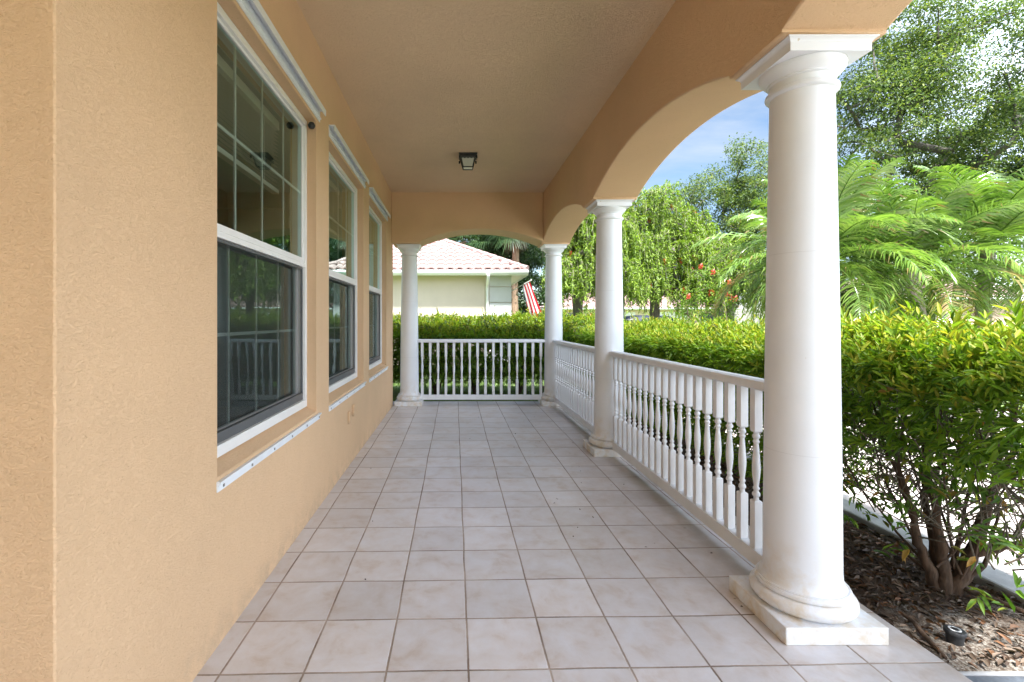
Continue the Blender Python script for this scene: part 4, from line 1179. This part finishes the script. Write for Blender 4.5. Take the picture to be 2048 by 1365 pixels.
# round bush, flowering shrub and low bushes
def bush(name, base, rx, ry, rz, n, leafL, mat, label, cat='bush', flowers=0, fm=None, squash=0.0):
    t = empty(name, base, 0, label, cat)
    d = rdir(n); d[:,2] = np.abs(d[:,2])*1.0-0.15; d = unit(d)
    lum = np.array([mnoise.noise((a*2.6, c*2.6, e*2.6)) for a, c, e in d])
    r = (0.80+0.22*lum + 0.12*rng.normal(0,1,n)*0.5)*(rng.random(n)**0.12)
    P = d*r[:,None]*np.array([[rx,ry,rz]]) + np.array([[0,0,rz*0.15]])
    A = shoots(P, d+rng.normal(0,0.5,(n,3))+np.array([[0,0,0.3]]), 6, leafL*1.4, leafL, 0.38)
    np_mesh('foliage', *leaf_arrays(*A, 0.25, 0.15), mat, t)
    b = MB()
    for k in range(7):
        a = k*0.9; e = Vector((math.cos(a)*rx*0.55, math.sin(a)*ry*0.55, rz*0.75))
        b.tube([(0,0,-0.1), (e.x*0.4,e.y*0.4,e.z*0.5), e], [0.03,0.02,0.008], 6)
    b.build('stem', M['bark'], t, fix=False)
    if flowers:
        for k in rng.choice(n, flowers, replace=False): blossom(P[k]*1.08, d[k], t, fm, 30, 0.05, 0.06, 0.04)
    return t
bush('round_bush', (8.15, 17.0, -0.17), 0.95, 0.9, 2.05, 1500, 0.06, M['bush'], 'bright green rounded bush beside the parked car')
bush('low_bush', (3.55, 12.2, -0.17), 0.75, 0.7, 1.75, 1000, 0.07, M['bush'], 'green bush under the left bottlebrush tree', flowers=10, fm=M['pinkflower'])
bush('low_bush', (8.9, 9.4, -0.17), 0.9, 0.7, 1.55, 1100, 0.07, M['darkoak'], 'dark low bush at the foot of the palms')
bush('low_bush', (9.3, 12.2, -0.17), 1.3, 0.8, 1.7, 1300, 0.07, M['bush'], 'leafy green bush seen just left of the nearest column')
bush('low_bush', (2.5, 15.3, -0.17), 0.7, 0.6, 1.6, 900, 0.07, M['darkoak'], 'small dark bush at the corner of the cream house')
broad_tree('crape_myrtle', (6.25, 11.6, -0.17), 0.9, [(0,0,1.9,0.75,0.7,0.6),(0.35,0.1,2.45,0.35,0.35,0.45),(-0.15,0,2.6,0.22,0.22,0.4)], 60, 34, 0.22, 0.05, 0.55, M['bush'], M['twig'], 0.035,
           'slender flowering shrub with coral blooms right of the parked car', cat='shrub')
o = [x for x in COL.objects if x.name.startswith('crape_myrtle')][0]
k = np.array([(0.1,0,2.75),(-0.15,0.1,2.9),(0.5,0,2.5),(0.65,0,2.1),(-0.5,0,2.15),(0.3,-0.2,2.2)]); 
for q in k: blossom(q, (0.2,0,1), o, M['pinkflower'], 30, 0.05, 0.06, 0.04)

# lawn blades seen under and beside the end hedge
n = 26000
P = np.stack([rng.uniform(-3.5, 3.8, n), rng.uniform(8.3, 16.0, n), np.full(n, -0.172)], 1)
D = np.stack([rng.normal(0,0.35,n), rng.normal(0,0.35,n), np.full(n,1.0)], 1); L = rng.uniform(0.04, 0.09, n)
tag(leaves('grass', P, D, L, 0.008, M['grassblade'], None, 0.2, 0.25), 'bright lawn grass beyond the end of the porch', 'grass', kind='stuff')

# --------------------------------------------------------------------------
# neighbouring houses
# --------------------------------------------------------------------------
def tiled_plane(b, o, ux, uy, width, slope_len, rise, inset, amp=0.07, tw=0.32, course=0.36, m=0):
    """barrel-tile sheet: o eave corner, ux along the eave, uy horizontal up-slope; cells outside the hip triangle are dropped"""
    ux, uy = Vector(ux), Vector(uy); nu = int(width/tw*6); nc = int(slope_len/course)
    for c in range(nc):
        for q in range(nu):
            jt = random.uniform(-0.012, 0.012)
            def P(i, top):
                s = width*i/nu; ph = (i % 6)/6.0
                h = amp*abs(math.sin(math.pi*ph))**0.7
                t = (c+1 if top else c)*course; z = rise*t/slope_len
                lift = 0.0 if top else 0.045
                return Vector(o)+ux*s+uy*(t if not top else t+0.02)+Vector((0,0,z+h+lift+(0 if top else jt)))
            t0 = c*course; s0 = width*(q+0.5)/nu
            if s0 < inset*(t0+course*0.6)/slope_len or s0 > width-inset*(t0+course*0.6)/slope_len: continue
            b.face([P(q,0), P(q+1,0), P(q+1,1), P(q,1)], m)
            if True:
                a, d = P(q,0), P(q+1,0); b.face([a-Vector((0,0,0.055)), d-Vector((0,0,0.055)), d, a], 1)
def hip_cap(b, p0, p1, r=0.085, step=0.36):
    p0, p1 = Vector(p0), Vector(p1); n = max(1, int((p1-p0).length/step))
    for k in range(n):
        a = p0.lerp(p1, k/n); c = p0.lerp(p1, (k+1.1)/n)
        b.tube([a, c], [r*1.15, r*0.9], 8)

def tiled_house(name, x0, x1, y0, y1, zg, ze, pitch, over, wallm, label):
    t = empty(name, ((x0+x1)/2, y0, zg), 0, label, 'house')
    ox, oy, oz = (x0+x1)/2, y0, zg
    def L(p): return (p[0]-ox, p[1]-oy, p[2]-oz)
    b = MB(); X0,Y0,_ = L((x0,y0,0)); X1,Y1,_ = L((x1,y1,0)); b.box(X0,X1,Y0,Y1,-0.3,ze-zg-0.05); b.build('wall', wallm, t)
    ex0, ex1, ey0, ey1 = x0-over, x1+over, y0-over, y1+over
    w = ex1-ex0; run = w/2 if (ey1-ey0) >= w else (ey1-ey0)/2
    b = MB(); rise = run*pitch
    b_ = MB()
    A = L((ex0,ey0,ze)); 
    tiled_plane(b, (A[0],A[1],A[2]+0.06), (1,0,0), (0,1,0), w, run, rise, run)
    apexL = L((ex0+run, ey0+run, ze+rise+0.06)); apexR = L((ex1-run, ey0+run, ze+rise+0.06)); bl = L((ex0,ey1,ze+0.06)); br = L((ex1,ey1,ze+0.06)); fl = L((ex0,ey0,ze+0.06)); fr = L((ex1,ey0,ze+0.06))
    bkL = L((ex0+run, max(ey1-run, ey0+run), ze+rise+0.06)); bkR = L((ex1-run, max(ey1-run, ey0+run), ze+rise+0.06))
    b.face([fr, br, bkR, apexR]); b.face([fl, apexL, bkL, bl]); b.face([bl, bkL, bkR, br])
    b.face([(fl[0],fl[1],fl[2]-0.01),(fr[0],fr[1],fr[2]-0.01),(apexR[0],apexR[1],apexR[2]-0.02),(apexL[0],apexL[1],apexL[2]-0.02)])
    hip_cap(b, (fr[0],fr[1],fr[2]+0.05), (apexR[0],apexR[1],apexR[2]+0.05)); hip_cap(b, (fl[0],fl[1],fl[2]+0.05), (apexL[0],apexL[1],apexL[2]+0.05))
    if apexR[0]-apexL[0] > 0.3: hip_cap(b, (apexL[0],apexL[1],apexL[2]+0.05), (apexR[0],apexR[1],apexR[2]+0.05))
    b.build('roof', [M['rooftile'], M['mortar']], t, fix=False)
    b = MB(); e = L((ex0,ey0,ze)); f = L((ex1,ey1,ze)); zt = e[2]
    b.box(e[0], f[0], e[1], f[1], zt-0.06, zt-0.03)                      # soffit
    for (a0,a1,c0_,c1_) in ((e[0],f[0],e[1]-0.02,e[1]),(e[0],f[0],f[1],f[1]+0.02),(f[0],f[0]+0.02,e[1]-0.02,f[1]+0.02),(e[0]-0.02,e[0],e[1]-0.02,f[1]+0.02)):
        b.box(a0, a1, c0_, c1_, zt-0.13, zt+0.055)
    b.build('fascia', M['gutter'], t)
    b = MB(); prof = [(e[1]-0.022,zt-0.115),(e[1]-0.09,zt-0.10),(e[1]-0.135,zt-0.03),(e[1]-0.14,zt+0.03),(e[1]-0.125,zt+0.03),(e[1]-0.022,zt+0.02)]
    b.prism(prof, 'x', e[0]-0.02, f[0]+0.02); b.build('gutter', M['gutter'], t)
    return t, L
cream, L = tiled_house('cream_house', -4.0, 1.94, 16.5, 24.0, -0.17, 3.05, 0.50, 0.52, M['cream'], 'cream house with pale pink tiled hip roof and white gutter')
b = MB()
for k in range(6):       # corner quoins, stacked with a groove between
    z0 = -0.17+0.55*k; a = L((1.20,16.46,z0)); c = L((1.975,16.5,min(z0+0.53, 2.98)))
    b.box(a[0], c[0], a[1], c[1], a[2], c[2]); b.box(L((1.94,0,0))[0], c[0], c[1], c[1]+0.6, a[2], c[2])
b.build('quoin', M['quoin'], cream, bevel=0.012)
b = MB(); q = [L(p) for p in ((1.12,15.88,2.93),(1.12,15.90,2.84),(1.12,16.30,2.66),(1.12,16.40,2.56),(1.12,16.40,-0.1))]
b.tube(q, 0.055, 8); b.build('downspout', M['gutter'], cream, smooth=50)
b = MB(); a = L((2.02,17.2,0.9)); b.box(a[0]-0.06, a[0]+0.03, a[1], a[1]+0.9, 1.1, 2.3); b.build('window', M['darkwin'], cream)

far, L = tiled_house('far_house', 9.0, 27.0, 46, 54, -0.17, 2.55, 0.42, 0.6, M['housebeige'], 'distant beige house with long pink tiled roof across the street')
for (x0, x1, z0, z1, nm) in ((14.0,17.6,0.05,2.2,'garage_door'),(19.0,22.6,0.05,2.2,'garage_door'),(10.5,12.0,1.0,2.1,'window'),(24,25.6,1.0,2.1,'window')):
    q = L((x0,45.96,z0)); w = L((x1,45.998,z1)); b = MB(); b.box(q[0], w[0], q[1], w[1], q[2], w[2])
    b.build(nm, M['garage'] if nm == 'garage_door' else M['darkwin'], far)
far2, L = tiled_house('far_house', 26.0, 37.0, 29.5, 38, -0.17, 2.75, 0.42, 0.5, M['housepink'], 'salmon house glimpsed under the palm fronds, white trim at its corner')
b = MB(); q = L((26.0,29.45,0)); b.box(q[0]-0.03, q[0]+0.35, q[1], q[1]+0.05, 0, 2.8); q = L((29.0,29.4,0)); b.box(q[0], q[0]+1.7, q[1]+0.02, q[1]+0.09, 0.8, 2.2)
b.build('trim', M['garage'], far2)

# flag on its pole at the cream house corner
t = empty('flag', (1.98, 17.3, 2.42), 0, 'red and white striped flag hanging from a slanted white pole', 'flag')
tip = Vector((0.72, -0.62, 0.40))
b = MB(); b.tube([(0,0,0), tip], [0.018,0.014], 8); b.lathe([(0.001,tip.z-0.03),(0.03,tip.z),(0.001,tip.z+0.03)], tip.x, tip.y, 10); b.build('pole', M['pole'], t, smooth=50)
nu, nv = 40, 40; V, UV = [], []
for j in range(nv):
    v = j/(nv-1)                         # 0 at the starred end, 1 at the last stripe; the limp cloth hangs folded over double
    wfold = abs(v-0.5)*2; back = 0.09*max(0.0, 0.5-v)*2 + (0.03 if v < 0.5 else 0.0)
    hp = tip*(0.60+0.34*wfold)
    for i in range(nu):
        u = i/(nu-1)                     # along the fly, hanging down
        x = hp.x + u*(0.34+0.16*wfold) + 0.025*math.sin(11*v+3*u)*u
        y = hp.y + back + 0.05*math.sin(13*v+2*u)*u
        V.append((x, y, hp.z-0.02 - 1.45*u*(0.96+0.06*math.sin(5*v)))); UV.append((u, 1-v))
idx = np.arange(nu*nv).reshape(nv, nu)
F = np.stack([idx[:-1,:-1], idx[:-1,1:], idx[1:,1:], idx[1:,:-1]], -1).reshape(-1,4)
o = np_mesh('cloth', V, F, M['flag'], t, smooth=True)
uvl = o.data.uv_layers.new(name='UVMap')
li = np.empty(len(o.data.loops), dtype=np.int32); o.data.loops.foreach_get('vertex_index', li)
uvl.data.foreach_set('uv', np.array(UV, dtype=np.float32)[li].ravel())

# parked car behind the hedge
t = empty('parked_car', (7.75, 18.0, -0.15), 0, 'dark blue parked car, its roof showing above the hedge', 'car')
W = 0.90
def loft(sections, nm, mat, cap=True):
    """sections: list of (x, [(y,z)...]) rings with equal counts"""
    b = MB(); k = len(sections[0][1]); base = 0
    for x, ring in sections: b.v += [(x, y, z) for y, z in ring]
    for i in range(len(sections)-1):
        for j in range(k):
            j2 = (j+1) % k
            b.f.append((i*k+j, i*k+j2, (i+1)*k+j2, (i+1)*k+j)); b.m.append(0)
    b.f.append(tuple(range(k))); b.m.append(0); b.f.append(tuple((len(sections)-1)*k+j for j in reversed(range(k)))); b.m.append(0)
    return b.build(nm, mat, t, smooth=40)
def ring(w0, z0, w1, z1, top=None):
    return [(-w0,z0),(-w0*1.01,(z0*0.6+z1*0.4)),(-w1,z1-0.03),(-w1+0.05,z1),(w1-0.05,z1),(w1,z1-0.03),(w0*1.01,(z0*0.6+z1*0.4)),(w0,z0)]
loft([(-2.35,ring(0.72,0.42,0.68,0.88)),(-2.2,ring(0.86,0.30,0.80,1.05)),(-1.2,ring(W,0.28,0.86,1.12)),(0.4,ring(W,0.28,0.86,1.10)),(1.3,ring(W,0.28,0.83,1.02)),(2.1,ring(0.86,0.30,0.76,0.86)),(2.32,ring(0.72,0.40,0.64,0.70))], 'body', M['carpaint'])
loft([(-2.12,ring(0.80,1.04,0.76,1.10)),(-1.75,ring(0.81,1.06,0.66,1.62)),(-0.9,ring(0.82,1.08,0.66,1.735)),(0.0,ring(0.82,1.07,0.66,1.72)),(0.62,ring(0.81,1.05,0.64,1.58)),(1.28,ring(0.78,1.0,0.72,1.03))], 'roof', M['carpaint'])
b = MB()
for s in (-1, 1):
    for (xa, xb, xc, xd) in ((-1.72,-0.85,-0.80,-1.60),(-0.75,0.10,0.05,-0.72),(0.18,0.98,0.55,0.13)):
        b.face([(xa,s*0.835,1.13),(xb,s*0.835,1.13),(xc,s*0.722,1.55),(xd,s*0.722,1.55)])
b.build('window', M['carglass'], t)
for wx in (-1.42, 1.42):
    for s in (-1, 1):
        w = MB(); 
        for k in range(1): w.tube([(wx,s*0.70,0.34),(wx,s*0.92,0.34)], 0.34, 24)
        tyre = w.build('wheel', M['rubber'], t, smooth=40)
        w = MB(); w.tube([(wx,s*0.915,0.34),(wx,s*0.93,0.34)], 0.22, 20); w.build('rim', M['rim'], tyre, smooth=40)
for s in (-1, 1):
    b = MB(); b.box(2.16, 2.30, s*0.62-0.12, s*0.62+0.12, 0.62, 0.74); b.build('headlight', M['lamp'], t, bevel=0.03)

# --------------------------------------------------------------------------
# light, sky, camera
# --------------------------------------------------------------------------
sun_dir = Vector((0.04, -0.47, 0.88)).normalized()      # towards the sun
elev = math.asin(sun_dir.z); azim = math.atan2(sun_dir.x, sun_dir.y)
ld = bpy.data.lights.new('sun', 'SUN'); ld.energy = 4.2; ld.angle = R(5.0); ld.color = (1.0, 0.98, 0.95)
lo = bpy.data.objects.new('sun', ld); COL.objects.link(lo); lo.rotation_euler = (-sun_dir).to_track_quat('-Z', 'Y').to_euler()
w = bpy.data.worlds.new('World'); scene.world = w; w.use_nodes = True
nt = w.node_tree; nt.nodes.clear()
out = nt.nodes.new('ShaderNodeOutputWorld'); bg = nt.nodes.new('ShaderNodeBackground')
sky = nt.nodes.new('ShaderNodeTexSky'); sky.sky_type = 'NISHITA'; sky.sun_disc = False; sky.sun_elevation = elev; sky.sun_rotation = azim
sky.air_density = 1.0; sky.dust_density = 0.4; sky.ozone_density = 2.0
def wn(kind, **kw):
    nd = nt.nodes.new('ShaderNode'+kind)
    for k, v in kw.items(): setattr(nd, k, v)
    return nd
def wmix(fac, a, b):
    m = wn('Mix', data_type='RGBA')
    for sk, x in ((m.inputs[0], fac), (m.inputs[6], a), (m.inputs[7], b)):
        if isinstance(x, tuple): sk.default_value = (*x, 1)
        else: nt.links.new(x, sk)
    return m.outputs[2]
tc = wn('TexCoord'); mp = wn('Mapping'); mp.inputs['Scale'].default_value = (1.0, 1.0, 3.4); nt.links.new(tc.outputs['Generated'], mp.inputs[0])
def wnoise(scale, detail, lo, hi, dist=0.5):
    nz = wn('TexNoise'); nz.inputs['Scale'].default_value = scale; nz.inputs['Detail'].default_value = detail
    nz.inputs['Roughness'].default_value = 0.6; nz.inputs['Distortion'].default_value = dist
    nt.links.new(mp.outputs[0], nz.inputs['Vector'])
    r = wn('ValToRGB'); r.color_ramp.elements[0].position = lo; r.color_ramp.elements[1].position = hi
    nt.links.new(nz.outputs['Fac'], r.inputs[0]); return r.outputs[0]
# sky ahead dimmed; an added fill-light bank over the open side of the porch
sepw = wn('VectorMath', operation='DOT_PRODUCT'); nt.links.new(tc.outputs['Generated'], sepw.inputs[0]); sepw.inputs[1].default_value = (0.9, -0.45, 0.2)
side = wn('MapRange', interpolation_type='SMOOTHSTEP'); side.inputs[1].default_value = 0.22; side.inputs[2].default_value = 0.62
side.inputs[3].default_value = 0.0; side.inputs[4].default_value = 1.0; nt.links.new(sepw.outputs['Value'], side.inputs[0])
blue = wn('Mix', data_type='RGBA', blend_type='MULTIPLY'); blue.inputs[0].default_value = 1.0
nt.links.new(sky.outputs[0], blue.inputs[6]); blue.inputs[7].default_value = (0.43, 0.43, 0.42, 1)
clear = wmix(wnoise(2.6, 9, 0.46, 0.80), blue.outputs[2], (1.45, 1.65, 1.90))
fill_bank = wmix(wnoise(1.6, 6, 0.30, 0.62), sky.outputs[0], (9.5, 10.2, 11.2))
allsky = wmix(side.outputs[0], clear, fill_bank)
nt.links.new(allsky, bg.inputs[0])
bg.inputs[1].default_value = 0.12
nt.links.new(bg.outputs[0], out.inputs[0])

cam = bpy.data.cameras.new('camera'); co = bpy.data.objects.new('camera', cam); COL.objects.link(co)
co.location = (0, 0, 1.4); co.rotation_euler = (R(90), 0, 0)
cam.sensor_width = 36; cam.lens = 942/2048*36
cam.shift_x = (1024-910)/2048; cam.shift_y = -(682.5-641)/2048
cam.clip_start = 0.02; cam.clip_end = 1000
scene.camera = co

scene.view_settings.view_transform = 'Standard'; scene.view_settings.look = 'None'
scene.view_settings.exposure = 2.20; scene.view_settings.gamma = 1.0
scene.render.engine = 'CYCLES'
cy = scene.cycles
cy.use_denoising = True
try: cy.denoiser = 'OPENIMAGEDENOISE'; cy.denoising_input_passes = 'RGB_ALBEDO_NORMAL'; cy.denoising_prefilter = 'ACCURATE'
except Exception: pass
cy.max_bounces = 10; cy.diffuse_bounces = 6; cy.glossy_bounces = 4; cy.transmission_bounces = 6; cy.transparent_max_bounces = 10
cy.caustics_reflective = False; cy.caustics_refractive = False
cy.sample_clamp_indirect = 8
scene.render.film_transparent = False
